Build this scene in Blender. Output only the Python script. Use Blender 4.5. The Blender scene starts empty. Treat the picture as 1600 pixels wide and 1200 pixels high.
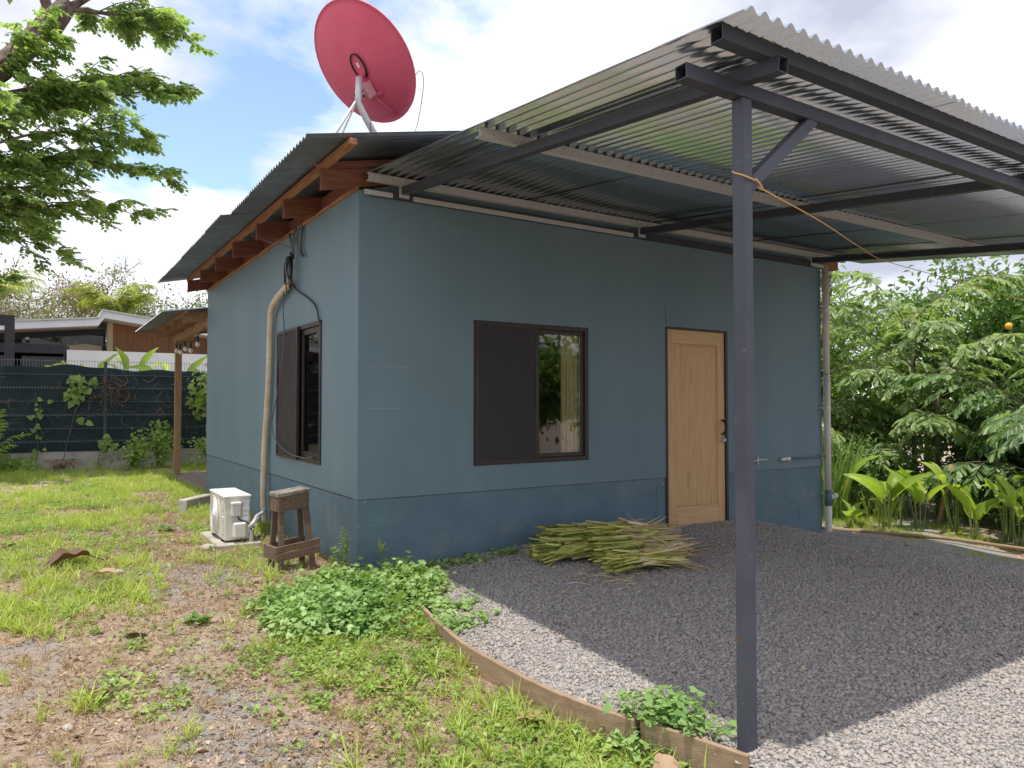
import bpy, bmesh, math, random
import numpy as np
from mathutils import Vector, Matrix, Euler

rnd = random.Random(7)
rng = np.random.default_rng(11)
sc = bpy.context.scene
C = sc.collection
R = math.radians

# ------------------------------------------------------------------ camera
cam_d = bpy.data.cameras.new('camera')
cam = bpy.data.objects.new('camera', cam_d)
C.objects.link(cam)
cam.location = (-2.0999, -5.5435, 1.3547)
_yaw, _pitch = 0.56926, 0.02761
_f = Vector((math.sin(_yaw) * math.cos(_pitch), math.cos(_yaw) * math.cos(_pitch), math.sin(_pitch)))
cam.rotation_euler = _f.to_track_quat('-Z', 'Y').to_euler()
cam_d.sensor_width = 36
cam_d.lens = 36 * 1147.0 / 1600
cam_d.clip_start = 0.05
cam_d.clip_end = 3000
sc.camera = cam

# ------------------------------------------------------------------ sky and sun
SUN = Vector((-0.165, -0.065, 1.0)).normalized()
SUN_EL = math.asin(SUN.z)
SUN_AZ = math.atan2(SUN.x, SUN.y)
world = bpy.data.worlds.new('World')
sc.world = world
world.use_nodes = True
wt = world.node_tree
wt.nodes.clear()
def wn(t, **k):
    n = wt.nodes.new(t)
    for a, b in k.items():
        setattr(n, a, b)
    return n
w_out = wn('ShaderNodeOutputWorld')
w_bg = wn('ShaderNodeBackground')
w_bg.inputs['Strength'].default_value = 0.12
sky = wn('ShaderNodeTexSky', sky_type='NISHITA', sun_disc=False)
sky.sun_elevation = SUN_EL
sky.sun_rotation = SUN_AZ
sky.dust_density = 1.0
tc = wn('ShaderNodeTexCoord')
sep = wn('ShaderNodeSeparateXYZ')
wt.links.new(tc.outputs['Generated'], sep.inputs[0])
zc = wn('ShaderNodeMath', operation='MAXIMUM'); zc.inputs[1].default_value = 0.0
wt.links.new(sep.outputs['Z'], zc.inputs[0])
za = wn('ShaderNodeMath', operation='ADD'); za.inputs[1].default_value = 0.28
wt.links.new(zc.outputs[0], za.inputs[0])
dv = wn('ShaderNodeVectorMath', operation='DIVIDE')
cmb = wn('ShaderNodeCombineXYZ')
for i in range(3):
    wt.links.new(za.outputs[0], cmb.inputs[i])
wt.links.new(tc.outputs['Generated'], dv.inputs[0])
wt.links.new(cmb.outputs[0], dv.inputs[1])
CLOUD_W = 24.09
n1 = wn('ShaderNodeTexNoise', noise_dimensions='4D')
n1.inputs['Scale'].default_value = 1.25
n1.inputs['Detail'].default_value = 9
n1.inputs['Roughness'].default_value = 0.55
n1.inputs['Distortion'].default_value = 0.25
n1.inputs['W'].default_value = CLOUD_W
wt.links.new(dv.outputs[0], n1.inputs['Vector'])
r1 = wn('ShaderNodeValToRGB')
r1.color_ramp.elements[0].position = 0.37
r1.color_ramp.elements[1].position = 0.445
wt.links.new(n1.outputs['Fac'], r1.inputs[0])
n2 = wn('ShaderNodeTexNoise', noise_dimensions='4D')
n2.inputs['Scale'].default_value = 2.6
n2.inputs['Detail'].default_value = 7
n2.inputs['Roughness'].default_value = 0.5
n2.inputs['W'].default_value = CLOUD_W + 5
wt.links.new(dv.outputs[0], n2.inputs['Vector'])
r2 = wn('ShaderNodeValToRGB')
r2.color_ramp.elements[0].position = 0.37
r2.color_ramp.elements[0].color = (0.34, 0.36, 0.44, 1)
r2.color_ramp.elements[1].position = 0.66
r2.color_ramp.elements[1].color = (0.80, 0.81, 0.87, 1)
wt.links.new(n2.outputs['Fac'], r2.inputs[0])
csc = wn('ShaderNodeVectorMath', operation='SCALE')
csc.inputs['Scale'].default_value = 6.6
wt.links.new(r2.outputs[0], csc.inputs[0])
ssc = wn('ShaderNodeVectorMath', operation='SCALE')
ssc.inputs['Scale'].default_value = 1.0
wt.links.new(sky.outputs[0], ssc.inputs[0])
mx = wn('ShaderNodeMix', data_type='RGBA')
wt.links.new(r1.outputs[0], mx.inputs['Factor'])
wt.links.new(ssc.outputs[0], mx.inputs[6])
wt.links.new(csc.outputs[0], mx.inputs[7])
wt.links.new(mx.outputs[2], w_bg.inputs[0])
wt.links.new(w_bg.outputs[0], w_out.inputs[0])

sun_d = bpy.data.lights.new('sun', 'SUN')
sun_d.energy = 2.0
sun_d.angle = R(0.9)
sun_d.color = (1.0, 0.95, 0.87)
sun = bpy.data.objects.new('sun', sun_d)
C.objects.link(sun)
sun.location = (0, 0, 20)
sun.rotation_euler = (-SUN).to_track_quat('-Z', 'Y').to_euler()

sc.view_settings.view_transform = 'Standard'
sc.view_settings.look = 'None'
sc.view_settings.gamma = 1
sc.view_settings.use_curve_mapping = False
sc.view_settings.exposure = 1.2
sc.render.engine = 'CYCLES'
sc.cycles.use_denoising = True
sc.cycles.max_bounces = 9
sc.cycles.diffuse_bounces = 6
sc.cycles.transparent_max_bounces = 12
sc.cycles.caustics_reflective = False
sc.cycles.caustics_refractive = False

# ------------------------------------------------------------------ materials
MATS = {}
def principled(m):
    return m.node_tree.nodes['Principled BSDF']
def newmat(name):
    m = bpy.data.materials.new(name)
    m.use_nodes = True
    MATS[name] = m
    return m
def pmat(name, c1, c2=None, scale=4.0, rough=0.7, metal=0.0, bump=0.0, bscale=80.0, stretch=(1, 1, 1), spec=0.4,
         c3=None, dscale=1.2, dpos=(0.5, 0.72), detail=6.0, bstretch=None, island=0.0, rough2=None, bdist=0.01, c4=None, c4scale=50, c4pos=(0.7, 0.74)):
    """principled paint: c1-c2 noise mix, optional c3 stain patches, bump"""
    m = newmat(name)
    nt = m.node_tree
    p = principled(m)
    p.inputs['Roughness'].default_value = rough
    p.inputs['Metallic'].default_value = metal
    p.inputs['Specular IOR Level'].default_value = spec
    L = nt.links.new
    tcn = nt.nodes.new('ShaderNodeTexCoord')
    mp = nt.nodes.new('ShaderNodeMapping')
    mp.inputs['Scale'].default_value = stretch
    L(tcn.outputs['Object'], mp.inputs[0])
    if c2 is None:
        c2 = tuple(min(1, v * 1.2) for v in c1)
    n = nt.nodes.new('ShaderNodeTexNoise')
    n.inputs['Scale'].default_value = scale
    n.inputs['Detail'].default_value = detail
    n.inputs['Roughness'].default_value = 0.62
    L(mp.outputs[0], n.inputs['Vector'])
    rp = nt.nodes.new('ShaderNodeValToRGB')
    rp.color_ramp.elements[0].position = 0.32
    rp.color_ramp.elements[0].color = (*c1, 1)
    rp.color_ramp.elements[1].position = 0.68
    rp.color_ramp.elements[1].color = (*c2, 1)
    L(n.outputs['Fac'], rp.inputs[0])
    col = rp.outputs[0]
    if c3 is not None:
        n3 = nt.nodes.new('ShaderNodeTexNoise')
        n3.inputs['Scale'].default_value = dscale
        n3.inputs['Detail'].default_value = 8
        n3.inputs['Roughness'].default_value = 0.7
        L(mp.outputs[0], n3.inputs['Vector'])
        r3 = nt.nodes.new('ShaderNodeValToRGB')
        r3.color_ramp.elements[0].position = dpos[0]
        r3.color_ramp.elements[1].position = dpos[1]
        L(n3.outputs['Fac'], r3.inputs[0])
        mxx = nt.nodes.new('ShaderNodeMix'); mxx.data_type = 'RGBA'
        L(r3.outputs[0], mxx.inputs['Factor'])
        L(col, mxx.inputs[6])
        mxx.inputs[7].default_value = (*c3, 1)
        col = mxx.outputs[2]
    if c4 is not None:
        n4 = nt.nodes.new('ShaderNodeTexNoise'); n4.inputs['Scale'].default_value = c4scale; n4.inputs['Detail'].default_value = 3
        L(tcn.outputs['Object'], n4.inputs['Vector'])
        r4 = nt.nodes.new('ShaderNodeValToRGB'); r4.color_ramp.elements[0].position = c4pos[0]; r4.color_ramp.elements[1].position = c4pos[1]
        L(n4.outputs['Fac'], r4.inputs[0])
        m4 = nt.nodes.new('ShaderNodeMix'); m4.data_type = 'RGBA'
        L(r4.outputs[0], m4.inputs['Factor']); L(col, m4.inputs[6]); m4.inputs[7].default_value = (*c4, 1)
        col = m4.outputs[2]
    if island:
        g = nt.nodes.new('ShaderNodeNewGeometry')
        mr = nt.nodes.new('ShaderNodeMapRange')
        mr.inputs[3].default_value = 1 - island
        mr.inputs[4].default_value = 1 + island
        L(g.outputs['Random Per Island'], mr.inputs[0])
        vs = nt.nodes.new('ShaderNodeVectorMath'); vs.operation = 'SCALE'
        L(col, vs.inputs[0]); L(mr.outputs[0], vs.inputs['Scale'])
        col = vs.outputs[0]
    L(col, p.inputs['Base Color'])
    if rough2 is not None:
        mr2 = nt.nodes.new('ShaderNodeMapRange')
        mr2.inputs[3].default_value = rough; mr2.inputs[4].default_value = rough2
        L(n.outputs['Fac'], mr2.inputs[0]); L(mr2.outputs[0], p.inputs['Roughness'])
    if bump:
        nb = nt.nodes.new('ShaderNodeTexNoise')
        nb.inputs['Scale'].default_value = bscale
        nb.inputs['Detail'].default_value = 5
        if bstretch:
            mp2 = nt.nodes.new('ShaderNodeMapping'); mp2.inputs['Scale'].default_value = bstretch
            L(tcn.outputs['Object'], mp2.inputs[0]); L(mp2.outputs[0], nb.inputs['Vector'])
        else:
            L(mp.outputs[0], nb.inputs['Vector'])
        b = nt.nodes.new('ShaderNodeBump')
        b.inputs['Strength'].default_value = bump
        b.inputs['Distance'].default_value = bdist
        L(nb.outputs['Fac'], b.inputs['Height'])
        L(b.outputs[0], p.inputs['Normal'])
    return m

def leafmat(name, dark, light, trans=0.35, rough=0.45, clump=0.35, cscale=1.6, dry=None, dryamt=0.06):
    """leaf: colour varies per leaf and per clump, some light passes through"""
    m = newmat(name)
    nt = m.node_tree
    L = nt.links.new
    p = principled(m)
    out = nt.nodes['Material Output']
    p.inputs['Roughness'].default_value = rough
    p.inputs['Specular IOR Level'].default_value = 0.45
    g = nt.nodes.new('ShaderNodeNewGeometry')
    oi = nt.nodes.new('ShaderNodeObjectInfo')
    ad = nt.nodes.new('ShaderNodeMath'); ad.operation = 'ADD'
    L(g.outputs['Random Per Island'], ad.inputs[0]); L(oi.outputs['Random'], ad.inputs[1])
    fr = nt.nodes.new('ShaderNodeMath'); fr.operation = 'FRACT'
    L(ad.outputs[0], fr.inputs[0])
    n = nt.nodes.new('ShaderNodeTexNoise'); n.inputs['Scale'].default_value = cscale; n.inputs['Detail'].default_value = 3
    L(g.outputs['Position'], n.inputs['Vector'])
    mr = nt.nodes.new('ShaderNodeMapRange')
    mr.inputs[1].default_value = 0.3; mr.inputs[2].default_value = 0.7
    L(n.outputs['Fac'], mr.inputs[0])
    mxf = nt.nodes.new('ShaderNodeMix'); mxf.data_type = 'FLOAT'
    mxf.inputs['Factor'].default_value = clump
    L(fr.outputs[0], mxf.inputs[2]); L(mr.outputs[0], mxf.inputs[3])
    rp = nt.nodes.new('ShaderNodeValToRGB')
    rp.color_ramp.elements[0].position = 0.1; rp.color_ramp.elements[0].color = (*dark, 1)
    rp.color_ramp.elements[1].position = 0.9; rp.color_ramp.elements[1].color = (*light, 1)
    if dry:
        e = rp.color_ramp.elements.new(1 - dryamt); e.color = (*light, 1)
        rp.color_ramp.elements[-1].position = 1.0
        rp.color_ramp.elements[-1].color = (*dry, 1)
    L(mxf.outputs[0], rp.inputs[0])
    L(rp.outputs[0], p.inputs['Base Color'])
    if trans > 0:
        t = nt.nodes.new('ShaderNodeBsdfTranslucent')
        vs = nt.nodes.new('ShaderNodeVectorMath'); vs.operation = 'MULTIPLY'
        vs.inputs[1].default_value = (1.25, 1.3, 0.6)
        L(rp.outputs[0], vs.inputs[0]); L(vs.outputs[0], t.inputs[0])
        ms = nt.nodes.new('ShaderNodeMixShader'); ms.inputs[0].default_value = trans
        L(p.outputs[0], ms.inputs[1]); L(t.outputs[0], ms.inputs[2]); L(ms.outputs[0], out.inputs[0])
    return m

def glassmat(name, tint=(0.95, 0.96, 0.95)):
    m = newmat(name); nt = m.node_tree; L = nt.links.new
    nt.nodes.remove(principled(m))
    out = nt.nodes['Material Output']
    tr = nt.nodes.new('ShaderNodeBsdfTransparent'); tr.inputs[0].default_value = (*tint, 1)
    gl = nt.nodes.new('ShaderNodeBsdfGlossy'); gl.inputs['Roughness'].default_value = 0.015
    fz = nt.nodes.new('ShaderNodeFresnel'); fz.inputs[0].default_value = 1.5
    ms = nt.nodes.new('ShaderNodeMixShader')
    L(fz.outputs[0], ms.inputs[0]); L(tr.outputs[0], ms.inputs[1]); L(gl.outputs[0], ms.inputs[2]); L(ms.outputs[0], out.inputs[0])
    return m

def screenmat(name, col, dens):
    """woven fly screen / shade net: fine cloth that lets part of the light through"""
    m = newmat(name); nt = m.node_tree; L = nt.links.new
    p = principled(m); out = nt.nodes['Material Output']
    p.inputs['Base Color'].default_value = (*col, 1); p.inputs['Roughness'].default_value = 0.75
    tr = nt.nodes.new('ShaderNodeBsdfTransparent')
    ms = nt.nodes.new('ShaderNodeMixShader'); ms.inputs[0].default_value = dens
    L(tr.outputs[0], ms.inputs[1]); L(p.outputs[0], ms.inputs[2]); L(ms.outputs[0], out.inputs[0])
    return m

WALL_A, WALL_B = (0.138, 0.214, 0.256), (0.166, 0.247, 0.290)
pmat('wall_paint', WALL_A, WALL_B, scale=1.6, rough=0.55, bump=0.08, bscale=160, c3=(0.205, 0.275, 0.305), dscale=3.2, dpos=(0.58, 0.92), stretch=(1, 1, 0.3), c4=(0.30, 0.36, 0.38), c4scale=26, c4pos=(0.745, 0.77))
pmat('plinth_paint', (0.106, 0.174, 0.222), (0.142, 0.218, 0.266), scale=3, rough=0.6, bump=0.55, bscale=42, bstretch=(1, 1, 1.6), c3=(0.225, 0.25, 0.24), dscale=2.3, dpos=(0.56, 0.78), c4=(0.34, 0.36, 0.35), c4scale=22, c4pos=(0.72, 0.75))
pmat('joint_dark', (0.02, 0.03, 0.035), rough=0.9)
pmat('interior', (0.10, 0.095, 0.085), (0.13, 0.12, 0.11), rough=0.9)
pmat('frame_brown', (0.030, 0.021, 0.018), (0.045, 0.032, 0.027), scale=9, rough=0.4)
screenmat('fly_screen', (0.040, 0.036, 0.039), 0.88)
screenmat('black_net', (0.012, 0.012, 0.014), 0.7)
glassmat('window_glass')
pmat('curtain', (0.72, 0.58, 0.35), (0.80, 0.67, 0.43), rough=0.9)
pmat('door_wood', (0.58, 0.335, 0.145), (0.70, 0.45, 0.225), scale=7, stretch=(5, 5, 0.45), rough=0.45, c3=(0.44, 0.25, 0.12), dscale=3.0, dpos=(0.58, 0.75), bump=0.1, bscale=30)
pmat('door_wood_rail', (0.58, 0.35, 0.16), (0.72, 0.48, 0.26), scale=7, stretch=(0.45, 5, 5), rough=0.5, c3=(0.55, 0.37, 0.24), dscale=1.5)
pmat('rafter_wood', (0.13, 0.045, 0.026), (0.24, 0.092, 0.052), scale=6, stretch=(0.5, 6, 6), rough=0.75, bump=0.2, bscale=50)
pmat('batten_wood', (0.28, 0.125, 0.06), (0.42, 0.22, 0.115), scale=6, stretch=(6, 0.6, 6), rough=0.8, c3=(0.18, 0.08, 0.04), dscale=4)
pmat('porch_wood', (0.26, 0.15, 0.075), (0.38, 0.24, 0.13), scale=6, stretch=(4, 4, 0.5), rough=0.8)
pmat('deck_wood', (0.20, 0.145, 0.11), (0.30, 0.23, 0.185), scale=6, stretch=(5, 0.6, 5), rough=0.85, bump=0.2)
pmat('old_wood', (0.105, 0.066, 0.045), (0.25, 0.165, 0.115), scale=9, stretch=(3, 3, 3), rough=0.9, bump=0.5, bscale=60, c3=(0.05, 0.032, 0.022), dscale=9, dpos=(0.52, 0.70))
pmat('old_wood_top', (0.15, 0.14, 0.125), (0.34, 0.29, 0.235), scale=14, rough=0.9, bump=0.4, bscale=60, c3=(0.08, 0.07, 0.06), dscale=12, dpos=(0.5, 0.68))
pmat('board_wood', (0.26, 0.17, 0.105), (0.40, 0.285, 0.19), scale=7, stretch=(5, 0.7, 5), rough=0.9, bump=0.3, bscale=50, c3=(0.12, 0.075, 0.045), dscale=3, dpos=(0.6, 0.8))
pmat('galv_sheet', (0.44, 0.50, 0.56), (0.54, 0.60, 0.655), scale=60, rough=0.10, rough2=0.20, metal=0.88, c3=(0.50, 0.52, 0.53), dscale=1.2, dpos=(0.5, 0.8))
pmat('roof_sheet_old', (0.25, 0.265, 0.29), (0.35, 0.365, 0.39), scale=6, rough=0.28, rough2=0.45, metal=0.8, c3=(0.16, 0.13, 0.11), dscale=3, dpos=(0.58, 0.8))
pmat('galv_channel', (0.40, 0.395, 0.385), (0.66, 0.65, 0.63), scale=110, rough=0.55, metal=0.25, detail=2, c3=(0.36, 0.26, 0.19), dscale=5, dpos=(0.70, 0.84))
pmat('steel_dark', (0.038, 0.042, 0.054), (0.056, 0.060, 0.074), scale=5, rough=0.36, rough2=0.5, spec=0.5, c3=(0.085, 0.088, 0.10), dscale=5, dpos=(0.60, 0.80), bump=0.05, c4=(0.15, 0.075, 0.045), c4scale=9, c4pos=(0.72, 0.78))
pmat('post_paint', (0.060, 0.065, 0.088), (0.078, 0.083, 0.108), scale=5, rough=0.42, rough2=0.55, c3=(0.20, 0.20, 0.21), dscale=14, dpos=(0.64, 0.72), bump=0.08, c4=(0.16, 0.075, 0.04), c4scale=16, c4pos=(0.72, 0.76))
pmat('dish_red', (0.66, 0.105, 0.185), (0.72, 0.13, 0.215), scale=3, rough=0.5, c3=(0.72, 0.22, 0.29), dscale=1.6, dpos=(0.58, 0.8))
pmat('dish_pink', (0.62, 0.30, 0.34), (0.70, 0.38, 0.42), rough=0.5)
pmat('galv_pipe', (0.56, 0.56, 0.56), (0.70, 0.70, 0.69), rough=0.45, metal=0.3)
pmat('black_plastic', (0.012, 0.012, 0.014), rough=0.5)
pmat('grey_cable', (0.10, 0.105, 0.115), rough=0.5)
pmat('white_plastic', (0.70, 0.68, 0.63), (0.78, 0.76, 0.71), rough=0.45)
pmat('cream_metal', (0.62, 0.585, 0.51), (0.69, 0.655, 0.58), scale=2, rough=0.4, c3=(0.50, 0.46, 0.38), dscale=3, dpos=(0.6, 0.85))
pmat('sticker', (0.75, 0.77, 0.80), rough=0.4)
pmat('conduit_tan', (0.50, 0.40, 0.27), (0.66, 0.57, 0.45), scale=8, rough=0.55)
pmat('pvc_beige', (0.66, 0.62, 0.55), (0.74, 0.70, 0.63), scale=3, rough=0.5)
pmat('pvc_grey', (0.10, 0.15, 0.18), (0.13, 0.19, 0.22), rough=0.5)
pmat('patch_bead', (0.21, 0.285, 0.31), (0.30, 0.36, 0.37), scale=30, rough=0.7)
pmat('concrete', (0.36, 0.33, 0.285), (0.54, 0.50, 0.44), scale=6, rough=0.9, bump=0.4, bscale=50, c3=(0.16, 0.145, 0.115), dscale=3, dpos=(0.5, 0.7))
pmat('shade_cloth', (0.009, 0.024, 0.028), (0.014, 0.034, 0.038), scale=3, rough=0.75, bump=0.3, bscale=9, bstretch=(0.4, 0.4, 2))
pmat('fence_steel', (0.045, 0.06, 0.066), (0.06, 0.075, 0.08), rough=0.5)
pmat('wire_steel', (0.16, 0.19, 0.20), (0.22, 0.25, 0.26), rough=0.5)
pmat('render_white', (0.72, 0.73, 0.75), (0.79, 0.80, 0.81), scale=2, rough=0.7)
pmat('fascia_white', (0.66, 0.69, 0.75), (0.74, 0.77, 0.82), scale=2, rough=0.55)
pmat('roof_pale', (0.40, 0.43, 0.40), (0.50, 0.52, 0.48), rough=0.6)
pmat('soffit', (0.40, 0.36, 0.32), (0.46, 0.42, 0.38), rough=0.8)
pmat('cladding', (0.23, 0.105, 0.045), (0.34, 0.17, 0.08), scale=3, stretch=(4, 4, 0.3), rough=0.6)
pmat('dark_beam', (0.028, 0.028, 0.036), (0.04, 0.04, 0.05), rough=0.5)
pmat('beige_wall', (0.52, 0.43, 0.29), (0.6, 0.5, 0.35), rough=0.8)
glassmat('far_glass', (0.25, 0.25, 0.25))
pmat('rope_orange', (0.70, 0.38, 0.12), (0.80, 0.48, 0.20), scale=40, rough=0.8)
pmat('bulb_glass', (0.72, 0.66, 0.56), rough=0.2)
pmat('bark', (0.075, 0.052, 0.042), (0.26, 0.20, 0.165), scale=7, stretch=(1, 1, 0.7), rough=0.95, bump=0.9, bscale=22, bdist=0.03)
pmat('twig_bark', (0.13, 0.10, 0.08), (0.25, 0.20, 0.16), scale=8, rough=0.95)
pmat('pale_twig', (0.36, 0.28, 0.24), (0.55, 0.45, 0.39), scale=8, rough=0.95, island=0.3)
pmat('dry_twig', (0.10, 0.07, 0.055), (0.20, 0.145, 0.115), scale=8, rough=0.95, island=0.4)
pmat('palm_stem', (0.10, 0.085, 0.06), (0.19, 0.165, 0.12), scale=6, rough=0.9, bump=0.4, bscale=20)
pmat('green_stem', (0.13, 0.19, 0.05), (0.22, 0.28, 0.09), scale=6, rough=0.6)
pmat('fruit_orange', (0.80, 0.36, 0.03), (0.86, 0.46, 0.05), rough=0.5)
leafmat('leaf_big_tree', (0.12, 0.23, 0.10), (0.43, 0.54, 0.22), trans=0.62)
leafmat('leaf_dark', (0.06, 0.14, 0.04), (0.21, 0.33, 0.09), trans=0.46)
leafmat('leaf_mid', (0.085, 0.19, 0.05), (0.32, 0.45, 0.13), trans=0.48, dry=(0.50, 0.42, 0.12), dryamt=0.05)
leafmat('leaf_fishtail', (0.12, 0.22, 0.07), (0.46, 0.56, 0.25), trans=0.46, dry=(0.55, 0.50, 0.16), dryamt=0.05, rough=0.4)
leafmat('leaf_fishtail_deep', (0.08, 0.18, 0.07), (0.33, 0.46, 0.19), trans=0.44, rough=0.38)
leafmat('leaf_yellow', (0.15, 0.21, 0.035), (0.33, 0.36, 0.075), trans=0.4)
leafmat('leaf_scrub', (0.115, 0.145, 0.045), (0.33, 0.31, 0.125), trans=0.35, dry=(0.42, 0.33, 0.24), dryamt=0.2)
leafmat('leaf_scrub_green', (0.085, 0.135, 0.04), (0.25, 0.29, 0.10), trans=0.35, dry=(0.35, 0.28, 0.18), dryamt=0.12)
leafmat('leaf_coco', (0.20, 0.27, 0.045), (0.48, 0.50, 0.11), trans=0.35, rough=0.4)
leafmat('leaf_paddle', (0.30, 0.44, 0.055), (0.48, 0.60, 0.11), trans=0.5, rough=0.4)
leafmat('leaf_vine', (0.20, 0.33, 0.07), (0.44, 0.56, 0.16), trans=0.42)
leafmat('leaf_clover', (0.16, 0.30, 0.085), (0.42, 0.57, 0.21), trans=0.33, clump=0.5)
leafmat('leaf_herb', (0.19, 0.32, 0.065), (0.42, 0.55, 0.14), trans=0.42)
leafmat('grass_blade', (0.23, 0.32, 0.055), (0.56, 0.64, 0.15), trans=0.42, dry=(0.42, 0.33, 0.16), dryamt=0.14, clump=0.4)
leafmat('grass_dry', (0.26, 0.155, 0.08), (0.56, 0.41, 0.23), trans=0.2, clump=0.2)
leafmat('litter', (0.18, 0.11, 0.07), (0.56, 0.42, 0.30), trans=0.1, rough=0.8, clump=0.2)
leafmat('dry_leaf_tan', (0.40, 0.265, 0.165), (0.50, 0.345, 0.23), trans=0.12, rough=0.7)
leafmat('dry_leaf_brown', (0.115, 0.062, 0.038), (0.17, 0.10, 0.065), trans=0.08, rough=0.7)
leafmat('stalk_green', (0.33, 0.36, 0.06), (0.80, 0.76, 0.24), trans=0.2, clump=0.15, dry=(0.45, 0.33, 0.14), dryamt=0.2)
leafmat('stalk_dark', (0.08, 0.12, 0.02), (0.30, 0.36, 0.06), trans=0.15, clump=0.15)
leafmat('stalk_tan', (0.40, 0.26, 0.13), (0.80, 0.64, 0.40), trans=0.12, clump=0.1)

def stonemat(name, cols, rough=0.85):
    m = newmat(name); nt = m.node_tree; L = nt.links.new
    p = principled(m); p.inputs['Roughness'].default_value = rough; p.inputs['Specular IOR Level'].default_value = 0.35
    oi = nt.nodes.new('ShaderNodeObjectInfo')
    rp = nt.nodes.new('ShaderNodeValToRGB'); rp.color_ramp.interpolation = 'LINEAR'
    while len(rp.color_ramp.elements) < len(cols):
        rp.color_ramp.elements.new(0.5)
    for i, c in enumerate(cols):
        rp.color_ramp.elements[i].position = i / (len(cols) - 1)
        rp.color_ramp.elements[i].color = (*c, 1)
    L(oi.outputs['Random'], rp.inputs[0]); L(rp.outputs[0], p.inputs['Base Color'])
    return m
stonemat('gravel_stone', [(0.23, 0.214, 0.205), (0.38, 0.35, 0.33), (0.41, 0.365, 0.33), (0.32, 0.30, 0.288), (0.43, 0.375, 0.33), (0.37, 0.338, 0.317), (0.44, 0.385, 0.34), (0.28, 0.265, 0.254)])
stonemat('pebble_brown', [(0.16, 0.12, 0.09), (0.30, 0.25, 0.21), (0.24, 0.23, 0.225), (0.40, 0.33, 0.27)])

def groundmat():
    m = newmat('soil'); nt = m.node_tree; L = nt.links.new
    p = principled(m); p.inputs['Roughness'].default_value = 0.95; p.inputs['Specular IOR Level'].default_value = 0.2
    g = nt.nodes.new('ShaderNodeNewGeometry')
    def noise(s, d=6, r=0.6):
        n = nt.nodes.new('ShaderNodeTexNoise'); n.inputs['Scale'].default_value = s; n.inputs['Detail'].default_value = d
        n.inputs['Roughness'].default_value = r; L(g.outputs['Position'], n.inputs['Vector']); return n
    def ramp(src, a, b, ca, cb):
        r_ = nt.nodes.new('ShaderNodeValToRGB'); r_.color_ramp.elements[0].position = a; r_.color_ramp.elements[1].position = b
        r_.color_ramp.elements[0].color = (*ca, 1); r_.color_ramp.elements[1].color = (*cb, 1); L(src, r_.inputs[0]); return r_
    soil = ramp(noise(22, 8, 0.75).outputs['Fac'], 0.3, 0.7, (0.20, 0.142, 0.105), (0.56, 0.43, 0.325))
    grav = ramp(noise(75, 4, 0.8).outputs['Fac'], 0.32, 0.68, (0.17, 0.16, 0.155), (0.46, 0.425, 0.40))
    mk = ramp(noise(0.9, 5, 0.6).outputs['Fac'], 0.49, 0.57, (0, 0, 0), (1, 1, 1))
    m1 = nt.nodes.new('ShaderNodeMix'); m1.data_type = 'RGBA'
    L(mk.outputs[0], m1.inputs['Factor']); L(soil.outputs[0], m1.inputs[6]); L(grav.outputs[0], m1.inputs[7])
    L(m1.outputs[2], p.inputs['Base Color'])
    b = nt.nodes.new('ShaderNodeBump'); b.inputs['Strength'].default_value = 0.9; b.inputs['Distance'].default_value = 0.02
    L(noise(48, 6, 0.75).outputs['Fac'], b.inputs['Height']); L(b.outputs[0], p.inputs['Normal'])
    return m
groundmat()
def gravelmat():
    m = newmat('gravel_bed'); nt = m.node_tree; L = nt.links.new
    p = principled(m); p.inputs['Roughness'].default_value = 0.92; p.inputs['Specular IOR Level'].default_value = 0.25
    g = nt.nodes.new('ShaderNodeNewGeometry')
    v = nt.nodes.new('ShaderNodeTexVoronoi'); v.inputs['Scale'].default_value = 55
    L(g.outputs['Position'], v.inputs['Vector'])
    s = nt.nodes.new('ShaderNodeSeparateColor'); L(v.outputs['Color'], s.inputs[0])
    r_ = nt.nodes.new('ShaderNodeValToRGB')
    r_.color_ramp.elements[0].color = (0.17, 0.165, 0.17, 1); r_.color_ramp.elements[1].color = (0.46, 0.42, 0.40, 1)
    L(s.outputs[0], r_.inputs[0])
    L(r_.outputs[0], p.inputs['Base Color'])
    b = nt.nodes.new('ShaderNodeBump'); b.inputs['Strength'].default_value = 1.0; b.inputs['Distance'].default_value = 0.012; b.invert = True
    L(v.outputs['Distance'], b.inputs['Height']); L(b.outputs[0], p.inputs['Normal'])
gravelmat()

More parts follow.
